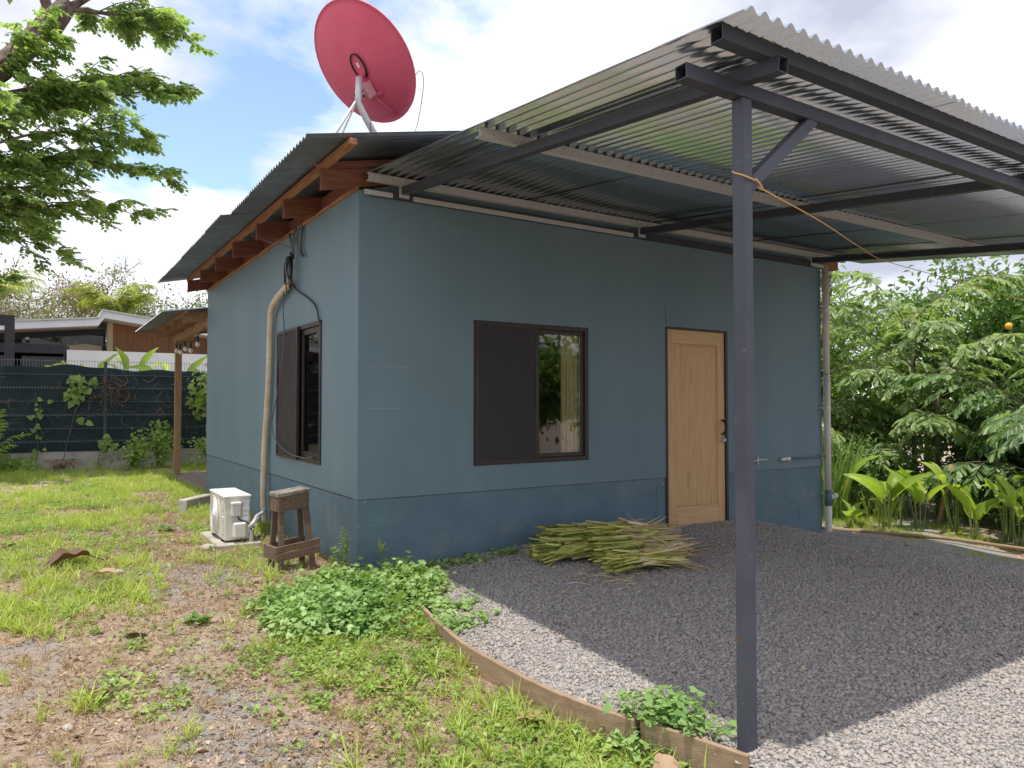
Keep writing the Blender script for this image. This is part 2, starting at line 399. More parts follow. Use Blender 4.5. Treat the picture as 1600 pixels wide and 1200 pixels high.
# ------------------------------------------------------------------ helpers
def tag(o, label=None, cat=None, group=None, kind=None):
    if label: o['label'] = label
    if cat: o['category'] = cat
    if group: o['group'] = group
    if kind: o['kind'] = kind
    return o
def empty(name, loc, label, cat, group=None):
    o = bpy.data.objects.new(name, None)
    o.empty_display_size = 0.1
    C.objects.link(o)
    o.location = loc
    return tag(o, label, cat, group)
def attach(o, parent):
    if parent is not None:
        o.parent = parent
        loc = Vector((0, 0, 0))
        q = parent
        while q is not None:
            loc += q.location
            q = q.parent
        o.matrix_parent_inverse = Matrix.Identity(4)
        o.location = o.location - loc
def np_mesh(name, V, F, mats, parent=None, smooth=False, midx=None, link=True):
    """V (n,3); F list of int arrays (m,k). world coordinates; origin moves with the parent"""
    V = np.asarray(V, np.float32)
    if not isinstance(F, list):
        F = [F]
    me = bpy.data.meshes.new(name)
    me.vertices.add(len(V))
    me.vertices.foreach_set('co', V.ravel())
    loops = np.concatenate([np.asarray(f, np.int32).ravel() for f in F])
    tot = np.concatenate([np.full(len(f), np.asarray(f).shape[1], np.int32) for f in F])
    start = np.concatenate([[0], np.cumsum(tot)[:-1]]).astype(np.int32)
    me.loops.add(len(loops)); me.loops.foreach_set('vertex_index', loops)
    me.polygons.add(len(tot)); me.polygons.foreach_set('loop_start', start); me.polygons.foreach_set('loop_total', tot)
    if smooth:
        me.polygons.foreach_set('use_smooth', np.ones(len(tot), bool))
    if midx is not None:
        me.polygons.foreach_set('material_index', np.asarray(midx, np.int32))
    for mm in (mats if isinstance(mats, (list, tuple)) else [mats]):
        me.materials.append(MATS[mm])
    me.update(calc_edges=True)
    o = bpy.data.objects.new(name, me)
    if link:
        C.objects.link(o)
        attach(o, parent)
    return o

class MB:
    def __init__(s):
        s.v = []; s.f = []
    def add(s, vs, fs):
        b = len(s.v)
        s.v += [tuple(p) for p in vs]
        s.f += [tuple(b + i for i in q) for q in fs]
        return s
    def box(s, x0, x1, y0, y1, z0, z1):
        vs = [(x, y, z) for z in (z0, z1) for y in (y0, y1) for x in (x0, x1)]
        return s.add(vs, [(0, 2, 3, 1), (4, 5, 7, 6), (0, 1, 5, 4), (2, 6, 7, 3), (0, 4, 6, 2), (1, 3, 7, 5)])
    def hexa(s, bot, top):
        return s.add(list(bot) + list(top), [(3, 2, 1, 0), (4, 5, 6, 7), (0, 1, 5, 4), (1, 2, 6, 5), (2, 3, 7, 6), (3, 0, 4, 7)])
    def bar(s, p, q, w, h, up=(0, 0, 1), wall=None):
        """rectangular bar from p to q, w sideways, h along up; hollow when wall is given"""
        p, q, up = Vector(p), Vector(q), Vector(up)
        d = (q - p).normalized()
        side = d.cross(up).normalized()
        u = side.cross(d).normalized()
        def ring(c, a, b):
            return [c - side * a - u * b, c + side * a - u * b, c + side * a + u * b, c - side * a + u * b]
        if wall is None:
            return s.hexa(ring(p, w / 2, h / 2), ring(q, w / 2, h / 2))
        A, B = ring(p, w / 2, h / 2), ring(q, w / 2, h / 2)
        a, b = ring(p, w / 2 - wall, h / 2 - wall), ring(q, w / 2 - wall, h / 2 - wall)
        fs = []
        for i in range(4):
            j = (i + 1) % 4
            fs += [(i, j, 4 + j, 4 + i), (8 + j, 8 + i, 12 + i, 12 + j), (j, i, 8 + i, 8 + j), (4 + i, 4 + j, 12 + j, 12 + i)]
        return s.add(A + B + a + b, fs)
    def tube(s, pts, r, n=8, caps=True):
        pts = [Vector(p) for p in pts]
        m = len(pts)
        rr = r if isinstance(r, (list, tuple)) else [r] * m
        prev = None
        vs = []
        for i, p in enumerate(pts):
            t = (pts[min(i + 1, m - 1)] - pts[max(i - 1, 0)])
            if t.length < 1e-9: t = Vector((0, 0, 1))
            t.normalize()
            if prev is None:
                a = Vector((0, 0, 1)) if abs(t.z) < 0.9 else Vector((1, 0, 0))
                nrm = t.cross(a).normalized()
            else:
                nrm = (prev - t * prev.dot(t))
                if nrm.length < 1e-6: nrm = t.orthogonal()
                nrm.normalize()
            prev = nrm
            bi = t.cross(nrm)
            for k in range(n):
                an = 2 * math.pi * k / n
                vs.append(p + (nrm * math.cos(an) + bi * math.sin(an)) * rr[i])
        fs = []
        for i in range(m - 1):
            for k in range(n):
                fs.append((i * n + k, i * n + (k + 1) % n, (i + 1) * n + (k + 1) % n, (i + 1) * n + k))
        if caps:
            fs += [tuple(range(n - 1, -1, -1)), tuple(range((m - 1) * n, m * n))]
        return s.add(vs, fs)
    def lathe(s, prof, c, axis, n=24, closed=False):
        """prof [(r, h)], axis unit vector, centre c"""
        axis = Vector(axis).normalized(); c = Vector(c)
        a = axis.orthogonal().normalized(); b = axis.cross(a)
        vs = []
        for r_, h in prof:
            for k in range(n):
                an = 2 * math.pi * k / n
                vs.append(c + axis * h + (a * math.cos(an) + b * math.sin(an)) * r_)
        fs = []
        for i in range(len(prof) - 1):
            for k in range(n):
                fs.append((i * n + k, i * n + (k + 1) % n, (i + 1) * n + (k + 1) % n, (i + 1) * n + k))
        return s.add(vs, fs)
    def build(s, name, mat, parent=None, bevel=0.0, smooth=False, solid=0.0):
        me = bpy.data.meshes.new(name)
        me.from_pydata([tuple(v) for v in s.v], [], s.f)
        for mm in (mat if isinstance(mat, (list, tuple)) else [mat]):
            me.materials.append(MATS[mm])
        if smooth:
            me.polygons.foreach_set('use_smooth', np.ones(len(me.polygons), bool))
        me.update()
        o = bpy.data.objects.new(name, me)
        C.objects.link(o)
        attach(o, parent)
        if bevel:
            md = o.modifiers.new('bevel', 'BEVEL'); md.width = bevel; md.segments = 2; md.limit_method = 'ANGLE'; md.angle_limit = R(40)
        if solid:
            md = o.modifiers.new('solid', 'SOLIDIFY'); md.thickness = solid; md.offset = 0
        return o

def smooth_pts(pts, k=6):
    """Catmull-Rom through pts"""
    P = [Vector(p) for p in pts]
    P = [P[0] * 2 - P[1]] + P + [P[-1] * 2 - P[-2]]
    out = []
    for i in range(1, len(P) - 2):
        for j in range(k):
            t = j / k
            a, b, c, d = P[i - 1], P[i], P[i + 1], P[i + 2]
            out.append(0.5 * ((2 * b) + (c - a) * t + (2 * a - 5 * b + 4 * c - d) * t * t + (3 * b - a - 3 * c + d) * t ** 3))
    out.append(P[-2])
    return out

def sstep(a, b, x):
    t = np.clip((np.asarray(x, float) - a) / (b - a), 0, 1)
    return t * t * (3 - 2 * t)

def panel_holes(axis, u0, u1, z0, z1, holes, o0, o1):
    """wall slab with rectangular holes; axis 'x': runs along x between y=o0..o1; 'y': runs along y between x=o0..o1"""
    us = sorted({u0, u1, *[h[0] for h in holes], *[h[1] for h in holes]})
    zs = sorted({z0, z1, *[h[2] for h in holes], *[h[3] for h in holes]})
    nu, nz = len(us) - 1, len(zs) - 1
    def full(i, j):
        if i < 0 or j < 0 or i >= nu or j >= nz: return False
        cu, cz = (us[i] + us[i + 1]) / 2, (zs[j] + zs[j + 1]) / 2
        return not any(h[0] < cu < h[1] and h[2] < cz < h[3] for h in holes)
    mb = MB()
    def P(u, o, z): return (u, o, z) if axis == 'x' else (o, u, z)
    for i in range(nu):
        for j in range(nz):
            if not full(i, j): continue
            a, b, c, d = us[i], us[i + 1], zs[j], zs[j + 1]
            mb.add([P(a, o0, c), P(b, o0, c), P(b, o0, d), P(a, o0, d)], [(0, 1, 2, 3)])
            mb.add([P(a, o1, c), P(b, o1, c), P(b, o1, d), P(a, o1, d)], [(3, 2, 1, 0)])
            if not full(i - 1, j): mb.add([P(a, o0, c), P(a, o0, d), P(a, o1, d), P(a, o1, c)], [(0, 1, 2, 3)])
            if not full(i + 1, j): mb.add([P(b, o0, c), P(b, o1, c), P(b, o1, d), P(b, o0, d)], [(0, 1, 2, 3)])
            if not full(i, j - 1): mb.add([P(a, o0, c), P(a, o1, c), P(b, o1, c), P(b, o0, c)], [(0, 1, 2, 3)])
            if not full(i, j + 1): mb.add([P(a, o0, d), P(b, o0, d), P(b, o1, d), P(a, o1, d)], [(0, 1, 2, 3)])
    return mb

def corrugated(run_axis, c0, c1, r0, r1, zfun, pitch=0.076, amp=0.0125, per=8, jag=0.0, nr=2):
    """wavy sheet: waves spread over c0..c1, ridges run from r0 to r1 along run_axis; zfun(x, y) = mid height"""
    n = int(round((c1 - c0) / pitch * per))
    mb = MB()
    vs = []
    rows = nr
    for j in range(rows):
        t = j / (rows - 1)
        for i in range(n + 1):
            c = c0 + (c1 - c0) * i / n
            r_ = r0 + (r1 - r0) * t
            x, y = (r_, c) if run_axis == 'x' else (c, r_)
            vs.append((x, y, zfun(x, y) + amp * math.cos(2 * math.pi * c / pitch)))
    fs = []
    for j in range(rows - 1):
        for i in range(n):
            a = j * (n + 1) + i
            fs.append((a, a + 1, a + n + 2, a + n + 1))
    mb.add(vs, fs)
    return mb

# ---- leaf machinery (numpy)
def T_diamond(w=0.32, fold=0.10, droop=0.10):
    V = np.array([(0, 0, 0), (-w, 0.42, fold), (0, 1, -droop), (w, 0.42, fold), (0, 0.45, 0)], float)
    return V, np.array([(0, 4, 2, 1), (0, 3, 2, 4)])
def T_blade(w=0.05, bend=0.35, seg=3):
    V = []; F = []
    for i in range(seg + 1):
        t = i / seg
        ww = w * (1 - t) ** 0.6 * (0.6 + 0.8 * min(t * 3, 1) * 0.5)
        y, z = t * math.cos(bend * t), -bend * t * t * 0.6
        V += [(-ww, y, z), (ww, y, z)]
    for i in range(seg):
        F.append((2 * i, 2 * i + 1, 2 * i + 3, 2 * i + 2))
    return np.array(V, float), np.array(F)
def T_paddle(n=7, w=0.2, bend=0.5, fold=0.12, wave=0.02, shape=0.8, tip=1.0, seed=0):
    rr = random.Random(seed)
    V = []; F = []
    for i in range(n + 1):
        t = i / n
        ww = w * (math.sin(math.pi * min(1, t ** shape * tip)) ** 0.75 if 0 < t < 1 else 0.02)
        y = math.sin(bend * t) / bend if bend else t
        z = -(1 - math.cos(bend * t)) / bend if bend else 0
        V += [(-ww, y, z + fold * ww / max(w, 1e-6) + rr.uniform(-wave, wave)), (0, y, z), (ww, y, z + fold * ww / max(w, 1e-6) + rr.uniform(-wave, wave))]
    for i in range(n):
        a = 3 * i
        F += [(a, a + 1, a + 4, a + 3), (a + 1, a + 2, a + 5, a + 4)]
    return np.array(V, float), np.array(F)
def T_wedge(w=0.26):
    """fishtail leaflet: narrow base, wide ragged end"""
    V = np.array([(0, 0, 0), (-w * 0.75, 0.55, 0.03), (-w, 0.80, 0.0), (-w * 0.35, 0.86, -0.04), (0, 1.0, -0.06), (w * 0.5, 0.82, -0.02), (w * 0.62, 0.55, 0.03), (0, 0.5, -0.02)], float)
    return V, np.array([(0, 7, 3, 1), (1, 3, 2, 2), (7, 5, 4, 3), (0, 6, 5, 7)])
def T_heart(w=0.5):
    V = np.array([(0, 0, 0), (-w * 0.8, -0.12, 0.06), (-w, 0.35, 0.08), (0, 1.0, -0.08), (w, 0.35, 0.08), (w * 0.8, -0.12, 0.06), (0, 0.4, 0)], float)
    return V, np.array([(0, 6, 2, 1), (6, 3, 2, 2), (0, 5, 4, 6), (6, 4, 3, 3)])
def fix_tris(F):
    """split faces whose last two indices repeat into a tri list and a quad list"""
    F = np.asarray(F)
    tri = F[:, 2] == F[:, 3]
    return F[tri][:, :3], F[~tri]
def frames(D, roll=None, up=(0, 0, 1)):
    """rotation matrices with local +Y along D, +Z near up, rolled about Y"""
    D = np.asarray(D, float); D = D / (np.linalg.norm(D, axis=1, keepdims=True) + 1e-9)
    U = np.broadcast_to(np.asarray(up, float), D.shape)
    X = np.cross(D, U); nX = np.linalg.norm(X, axis=1, keepdims=True)
    X = np.where(nX < 1e-4, np.array([[1., 0, 0]]), X / (nX + 1e-9))
    Z = np.cross(X, D)
    if roll is not None:
        c, s_ = np.cos(roll)[:, None], np.sin(roll)[:, None]
        X, Z = X * c + Z * s_, -X * s_ + Z * c
    return np.stack([X, D, Z], axis=2)
def spread(T, Rm, P, S, sx=None):
    """instances of template T=(V,F): returns V, list of face arrays"""
    V, F = T
    Sx = S if sx is None else sx
    loc = V[None] * np.stack([Sx, S, S], 1)[:, None, :]
    W = np.einsum('nij,nkj->nki', Rm, loc) + P[:, None, :]
    k = len(V); N = len(P)
    tri, quad = (fix_tris(F) if F.shape[1] == 4 else (F, np.zeros((0, 4), int)))
    off = (np.arange(N) * k)[:, None, None]
    out = []
    if len(quad): out.append((quad[None] + off).reshape(-1, 4))
    if len(tri): out.append((tri[None] + off).reshape(-1, 3))
    return W.reshape(-1, 3), out
class Acc:
    def __init__(s): s.V = []; s.F = []; s.n = 0
    def add(s, V, F):
        s.V.append(V)
        for f in F: s.F.append(f + s.n)
        s.n += len(V)
    def mb(s, m):
        """take over the faces of a mesh builder"""
        V = np.array([tuple(v) for v in m.v], float)
        fs = {}
        for f in m.f: fs.setdefault(len(f), []).append(f)
        s.add(V, [np.array(x) for x in fs.values()])
    def build(s, name, mat, parent=None, smooth=False):
        return np_mesh(name, np.concatenate(s.V), s.F, mat, parent, smooth)
def unit(v):
    return v / (np.linalg.norm(v, axis=-1, keepdims=True) + 1e-9)

# GN scatter for what nobody could count
_tmpl_n = [0]
def template(V, F, mat):
    _tmpl_n[0] += 1
    return np_mesh('template_%03d' % _tmpl_n[0], V, F, mat, link=False)
def scatter(name, pts, rots, scl, temps, label, cat, parent=None):
    pts = np.asarray(pts, np.float32); N = len(pts)
    me = bpy.data.meshes.new(name)
    me.vertices.add(N); me.vertices.foreach_set('co', pts.ravel())
    a = me.attributes.new('rot', 'FLOAT_VECTOR', 'POINT'); a.data.foreach_set('vector', np.asarray(rots, np.float32).ravel())
    a = me.attributes.new('scl', 'FLOAT', 'POINT'); a.data.foreach_set('value', np.asarray(scl, np.float32).ravel())
    a = me.attributes.new('idx', 'INT', 'POINT'); a.data.foreach_set('value', rng.integers(0, len(temps), N).astype(np.int32))
    col = bpy.data.collections.new(name + '_templates')
    for t in temps: col.objects.link(t)
    ng = bpy.data.node_groups.new(name + '_scatter', 'GeometryNodeTree')
    ng.interface.new_socket('Geometry', in_out='INPUT', socket_type='NodeSocketGeometry')
    ng.interface.new_socket('Geometry', in_out='OUTPUT', socket_type='NodeSocketGeometry')
    nd = ng.nodes.new
    gi, go = nd('NodeGroupInput'), nd('NodeGroupOutput')
    ip = nd('GeometryNodeInstanceOnPoints')
    ci = nd('GeometryNodeCollectionInfo'); ci.inputs['Collection'].default_value = col
    ci.inputs['Separate Children'].default_value = True; ci.inputs['Reset Children'].default_value = True
    def attr(nm, dt):
        n = nd('GeometryNodeInputNamedAttribute'); n.data_type = dt; n.inputs['Name'].default_value = nm
        return n.outputs['Attribute']
    e2r = nd('FunctionNodeEulerToRotation')
    L = ng.links.new
    L(gi.outputs[0], ip.inputs['Points']); L(ci.outputs[0], ip.inputs['Instance'])
    ip.inputs['Pick Instance'].default_value = True
    L(attr('idx', 'INT'), ip.inputs['Instance Index'])
    L(attr('rot', 'FLOAT_VECTOR'), e2r.inputs[0]); L(e2r.outputs[0], ip.inputs['Rotation'])
    L(attr('scl', 'FLOAT'), ip.inputs['Scale'])
    L(ip.outputs[0], go.inputs[0])
    o = bpy.data.objects.new(name, me)
    C.objects.link(o)
    md = o.modifiers.new('scatter', 'NODES'); md.node_group = ng
    tag(o, label, cat, kind='stuff')
    return o

# cheap value noise for placement masks
class VN:
    def __init__(s, seed, n=64):
        s.g = np.random.default_rng(seed).random((n, n)); s.n = n
    def __call__(s, x, y, f=1.0):
        x = np.asarray(x) * f; y = np.asarray(y) * f
        xi, yi = np.floor(x).astype(int), np.floor(y).astype(int)
        fx, fy = x - xi, y - yi
        fx = fx * fx * (3 - 2 * fx); fy = fy * fy * (3 - 2 * fy)
        g, n = s.g, s.n
        return (g[xi % n, yi % n] * (1 - fx) + g[(xi + 1) % n, yi % n] * fx) * (1 - fy) + (g[xi % n, (yi + 1) % n] * (1 - fx) + g[(xi + 1) % n, (yi + 1) % n] * fx) * fy
vnA, vnB, vnC = VN(1), VN(2), VN(3)

# ------------------------------------------------------------------ ground
def soil_z(x, y):
    x = np.asarray(x, float); y = np.asarray(y, float)
    z = 0.035 + 0.055 * np.clip(y, -5.0, 0)
    z = z - 0.33 * sstep(3.4, 6.1, x) - 0.07 * sstep(6.2, 7.0, x) - 0.08 * sstep(4, 11, y)
    near = (1 - sstep(0.0, 0.5, np.abs(np.clip(x, 0.3, 6.5) - x)))
    z = z - 0.05 * near * (y < 0.02)
    z = z + (vnA(x + 40, y + 40, 1.7) - 0.5) * 0.035 + (vnB(x + 40, y + 40, 5) - 0.5) * 0.014
    return z
EDGE = [(0.16, -0.25), (0.13, -0.8), (0.05, -1.20), (-0.03, -1.55), (-0.075, -1.90), (-0.07, -2.25), (-0.04, -2.6), (0.02, -2.87), (0.10, -3.13), (0.24, -3.56), (0.42, -4.1), (0.65, -4.8), (1.0, -6.0), (1.5, -8.5)]
_ey = np.array([e[1] for e in EDGE])[::-1]; _ex = np.array([e[0] for e in EDGE])[::-1]
def edge_x(y): return np.interp(y, _ey, _ex)
def gravel_z(x, y):
    x = np.asarray(x, float); y = np.asarray(y, float)
    z = 0.03 + 0.028 * np.clip(y, -6, 0) - 0.25 * sstep(4.3, 6.2, x)
    z = z + 0.045 * np.exp(-(((x - 4.0) / 1.0) ** 2 + (y / 0.5) ** 2))
    z = z + 0.05 * np.exp(-(((x - 1.9) / 0.9) ** 2 + (y / 0.35) ** 2))
    return z + (vnA(x + 20, y + 20, 1.3) - 0.5) * 0.03 + (vnB(x, y + 9, 4) - 0.5) * 0.01

def grid_axis(core0, core1, step, far):
    a = list(np.arange(core0, core1 + 1e-6, step))
    d = step; x = core1; up = []
    while x < far: d *= 1.5; x += d; up.append(x)
    d = step; x = core0; dn = []
    while x > -far: d *= 1.5; x -= d; dn.append(x)
    return np.array(dn[::-1] + a + up)
gx = grid_axis(-7, 11, 0.12, 900); gy = grid_axis(-7, 16, 0.12, 900)
X, Y = np.meshgrid(gx, gy)
Z = soil_z(X, Y)
V = np.stack([X, Y, Z], 2).reshape(-1, 3)
nx, ny = len(gx), len(gy)
ii = (np.arange(ny - 1)[:, None] * nx + np.arange(nx - 1)[None]).ravel()
F = np.stack([ii, ii + 1, ii + nx + 1, ii + nx], 1)
tag(np_mesh('ground', V, F, 'soil', smooth=True), kind='structure')
# gravel drive sheet
ys = np.arange(-8.4, 0.061, 0.1); us = np.linspace(0, 1, 64)
rows = []
for y in ys:
    x0 = edge_x(y) + 0.03; x1 = 6.35
    xs = x0 + (x1 - x0) * us
    z = gravel_z(xs, np.full_like(xs, y))
    z[-1] -= 0.12
    rows.append(np.stack([xs, np.full_like(xs, y), z], 1))
V = np.concatenate(rows)
nx, ny = 64, len(ys)
ii = (np.arange(ny - 1)[:, None] * nx + np.arange(nx - 1)[None]).ravel()
F = np.stack([ii, ii + 1, ii + nx + 1, ii + nx], 1)
tag(np_mesh('gravel_drive', V, F, 'gravel_bed', smooth=True), kind='structure')

# ------------------------------------------------------------------ house
W1, D1 = 5.96, 6.32
SL = 0.22
ZJ = 0.60
house = empty('house', (0, 0, 0), 'small teal painted house with corrugated metal roof and natural wood door', 'house')
win = (1.065, 2.30, 0.835, 2.075)
door = (3.335, 4.275, -0.5, 2.165)
lwin = (0.905, 2.245, 0.825, 2.10)
panel_holes('x', 0.0, W1, ZJ + 0.004, 3.06, [win, (door[0], door[1], ZJ, door[3])], 0.0, 0.10).build('wall', 'wall_paint', house)
panel_holes('x', 0.006, W1 - 0.006, -0.6, ZJ, [(door[0], door[1], -0.6, ZJ)], 0.009, 0.10).build('plinth', 'plinth_paint', house)
panel_holes('y', 0.101, D1, ZJ + 0.004, 3.09, [lwin], 0.0, 0.10).build('wall', 'wall_paint', house)
panel_holes('y', 0.101, D1 - 0.006, -0.6, ZJ, [], 0.009, 0.10).build('plinth', 'plinth_paint', house)
MB().box(W1 - 0.1, W1, 0.101, D1, -0.6, 3.09).build('wall', 'wall_paint', house)
MB().box(0.101, W1 - 0.101, D1 - 0.1, D1, -0.6, 3.06).build('wall', 'wall_paint', house)
# gable triangle above the front and back wall
for y0, y1 in ((0.004, 0.096), (D1 - 0.096, D1 - 0.004)):
    a = [(0.0, y0, 3.062), (W1, y0, 3.062), (W1 / 2, y0, 3.062 + 0.16 + SL * W1 / 2)]
    b = [(p[0], y1, p[2]) for p in a]
    MB().add(a + b, [(0, 1, 2), (5, 4, 3), (0, 3, 4, 1), (1, 4, 5, 2), (2, 5, 3, 0)]).build('gable', 'wall_paint', house)
MB().box(0.101, W1 - 0.101, 0.101, D1 - 0.101, -0.1, 0.08).build('floor', 'interior', house)
MB().box(0.11, W1 - 0.11, 3.2, 3.3, 0.08, 3.05).build('partition', 'interior', house)
MB().box(0.11, W1 - 0.11, 0.11, D1 - 0.11, 3.0, 3.03).build('ceiling', 'interior', house)
# dark gaps at the panel joints
MB().box(0.01, door[0], 0.004, 0.008, ZJ - 0.004, ZJ + 0.006).build('joint', 'joint_dark', house)
MB().box(door[1], W1, 0.004, 0.008, ZJ - 0.004, ZJ + 0.006).build('joint', 'joint_dark', house)
MB().box(0.004, 0.008, 0.02, D1 - 0.02, ZJ - 0.004, ZJ + 0.006).build('joint', 'joint_dark', house)
# patched square in the front wall, a bead of filler round it
pb = MB()
px0, px1, pz0, pz1 = 0.088, 0.412, 1.322, 1.660
pb.box(px0, px1, -0.004, 0.001, pz0 - 0.004, pz0 + 0.004).box(px0, px1, -0.003, 0.001, pz1 - 0.003, pz1 + 0.003)
pb.box(px0 - 0.0016, px0 + 0.0016, -0.0024, 0.001, pz0, pz1).box(px1 - 0.0025, px1 + 0.0025, -0.0024, 0.001, pz0, pz1)
pb.build('patch_outline', 'patch_bead', house)
# vertical panel seam above the door
MB().box(3.338, 3.342, -0.0018, 0.001, 2.18, 2.38).build('seam', 'joint_dark', house)
MB().bar((-0.004, -0.004, ZJ), (-0.004, -0.004, 3.05), 0.012, 0.012).build('corner_trim', 'wall_paint', house)
# cracks in the plinth
def crack(pts):
    m = MB()
    for (x0, z0), (x1, z1) in zip(pts[:-1], pts[1:]):
        m.bar((x0, 0.0085, z0), (x1, 0.0085, z1), 0.0022, 0.0022, up=(0, 1, 0))
    m.build('crack', 'joint_dark', house)
crack([(3.22, 0.52), (3.2, 0.42), (3.24, 0.33), (3.19, 0.24), (3.21, 0.12)])
crack([(5.05, 0.18), (5.25, 0.17), (5.42, 0.22), (5.5, 0.14), (5.52, 0.0)])
crack([(3.1, 0.2), (3.13, 0.12), (3.12, 0.08)])
# top trim of the side wall
MB().bar((-0.012, 0.0, 3.078), (-0.012, D1, 3.078), 0.022, 0.026).build('wall_trim', 'batten_wood', house)
# rafters
rz = lambda x: 3.02 + SL * (x + 0.298)
for k in range(7):
    y0 = 0.004 + 1.035 * k if k < 6 else 6.16
    m = MB()
    xa, xb = -0.298 + rnd.uniform(-0.01, 0.01), 2.97
    h = 0.168
    m.hexa([(xa, y0, rz(xa)), (xb, y0, rz(xb)), (xb, y0 + 0.048, rz(xb)), (xa, y0 + 0.048, rz(xa))],
           [(xa, y0, rz(xa) + h), (xb, y0, rz(xb) + h), (xb, y0 + 0.048, rz(xb) + h), (xa, y0 + 0.048, rz(xa) + h)])
    m.build('rafter', 'rafter_wood', house, bevel=0.004)
# blocking between rafters on the side wall
MB().box(0.03, 0.07, 0.06, 6.15, 3.09, 3.24).build('blocking', 'rafter_wood', house)
pr = MB()
N = 18
for i in range(N):
    ya, yb = -0.62 + i * 6.95 / N, -0.62 + (i + 1) * 6.95 / N
    pr.bar((-0.275, ya, 3.213), (-0.275, yb, 3.213), 0.05 + 0.004 * math.sin(i * 2.1), 0.044 + 0.004 * math.sin(i * 1.3))
pr.build('eave_purlin', 'batten_wood', house)
for xp in (0.6, 1.4, 2.2, 2.9):
    MB().bar((xp, -0.5, 3.213 + SL * (xp + 0.275)), (xp, 6.3, 3.213 + SL * (xp + 0.275)), 0.05, 0.04).build('roof_purlin', 'batten_wood', house)
# near gable fascia under the roof overhang
MB().bar((-0.24, -0.03, 3.205), (2.6, -0.03, 3.205 + SL * 2.84), 0.03, 0.05).build('barge_board', 'rafter_wood', house)
# corrugated sheets of the main roof
zr0 = 3.250
y = -0.607
k = 0
while y < 6.4:
    y1 = y + 0.80
    near = y < 1.35
    x0 = -0.60 if near else -0.685
    tilt = rnd.uniform(-0.004, 0.004)
    dz = 0.004 * (k % 2) + (0.010 if near else 0.0)
    zf = lambda x, yy, dz=dz, tilt=tilt, near=near: zr0 + SL * (x + 0.29) + dz + tilt * (x + 0.6) - (0.0 if near else 0.0)
    corrugated('x', y, min(y1 + 0.076, 6.42), x0 + rnd.uniform(-0.008, 0.008), 3.05, zf, per=8).build('roof_sheet', 'roof_sheet_old', house, solid=0.0015)
    zf2 = lambda x, yy, dz=dz: zr0 + SL * (W1 + 0.29 - x) + dz
    corrugated('x', y, min(y1 + 0.076, 6.42), 2.93, W1 + 0.45, zf2, per=6).build('roof_sheet', 'roof_sheet_old', house, solid=0.0015)
    y = y1
    k += 1
MB().bar((2.99, -0.61, 3.246 + SL * 3.30), (2.99, 6.43, 3.246 + SL * 3.30), 0.26, 0.014).build('ridge_cap', 'roof_sheet_old', house)

# front window
w = MB()
xa, xb, za, zb = win
wf = empty('window', (xa, 0, za), None, None); wf.parent = house
def frame_rect(axis, a, b, c, d, t, o0, o1):
    m = MB()
    def bx(u0, u1, z0, z1):
        if axis == 'x': m.box(u0, u1, o0, o1, z0, z1)
        else: m.box(o0, o1, u0, u1, z0, z1)
    bx(a, b, c, c + t); bx(a, b, d - t, d); bx(a, a + t, c + t, d - t); bx(b - t, b, c + t, d - t)
    return m
frame_rect('x', xa - 0.012, xb + 0.012, za - 0.012, zb + 0.012, 0.042, -0.012, 0.062).build('frame', 'frame_brown', wf, bevel=0.003)
frame_rect('x', 1.715, xb - 0.031, za + 0.031, zb - 0.031, 0.036, 0.008, 0.038).build('sash', 'frame_brown', wf, bevel=0.003)
MB().box(1.752, xb - 0.068, 0.020, 0.025, za + 0.068, zb - 0.068).build('pane', 'window_glass', wf)
frame_rect('x', xa - 0.004, 1.72, za - 0.004, zb + 0.004, 0.03, -0.021, -0.0125).build('screen_frame', 'frame_brown', wf)
sv, sf = [], []
for i in range(13):
    for j in range(13):
        sv.append((xa + 0.024 + (1.695 - xa - 0.024) * i / 12, -0.017 + 0.0025 * math.sin(i * 1.3 + j * 0.7), za + 0.02 + (zb - za - 0.04) * j / 12))
for i in range(12):
    for j in range(12):
        a = i * 13 + j; sf.append((a, a + 13, a + 14, a + 1))
MB().add(sv, sf).build('fly_screen', 'fly_screen', wf, smooth=True)
MB().box(xa + 0.04, 1.74, 0.030, 0.034, za + 0.04, zb - 0.04).build('pane', 'window_glass', wf)
cv, cf = [], []
for i in range(40):
    x = 2.06 + 0.24 * i / 39
    yy = 0.085 + 0.022 * math.sin(i * 1.15) + 0.01 * math.sin(i * 0.37)
    cv += [(x, yy, 0.55), (x, yy * 0.98 + 0.004, 2.2)]
for i in range(39): cf.append((2 * i, 2 * i + 2, 2 * i + 3, 2 * i + 1))
MB().add(cv, cf).build('curtain', 'curtain', wf, smooth=True)
# side window
ya, yb, za, zb = lwin
wl = empty('window', (0, ya, za), None, None); wl.parent = house
frame_rect('y', ya - 0.012, yb + 0.012, za - 0.012, zb + 0.012, 0.042, -0.014, 0.062).build('frame', 'frame_brown', wl, bevel=0.003)
frame_rect('y', ya + 0.031, 1.53, za + 0.031, zb - 0.031, 0.052, 0.008, 0.038).build('sash', 'frame_brown', wl, bevel=0.003)
MB().box(0.020, 0.025, ya + 0.084, 1.478, za + 0.084, zb - 0.084).build('pane', 'window_glass', wl)
frame_rect('y', 1.52, yb + 0.004, za - 0.004, zb + 0.004, 0.03, -0.040, -0.0145).build('screen_frame', 'frame_brown', wl)
sv, sf = [], []
for i in range(15):
    for j in range(21):
        sv.append((-0.032 + 0.004 * math.sin(i * 1.1 + j * 0.9) + 0.005 * math.sin(i * 0.5 - j * 0.45), 1.545 + (yb - 0.02 - 1.545) * i / 14, za + 0.02 + (zb - za - 0.04) * j / 20))
for i in range(14):
    for j in range(20):
        a = i * 21 + j; sf.append((a, a + 21, a + 22, a + 1))
scr2 = MB().add(sv, sf).build('fly_screen', 'fly_screen', wl, smooth=True)
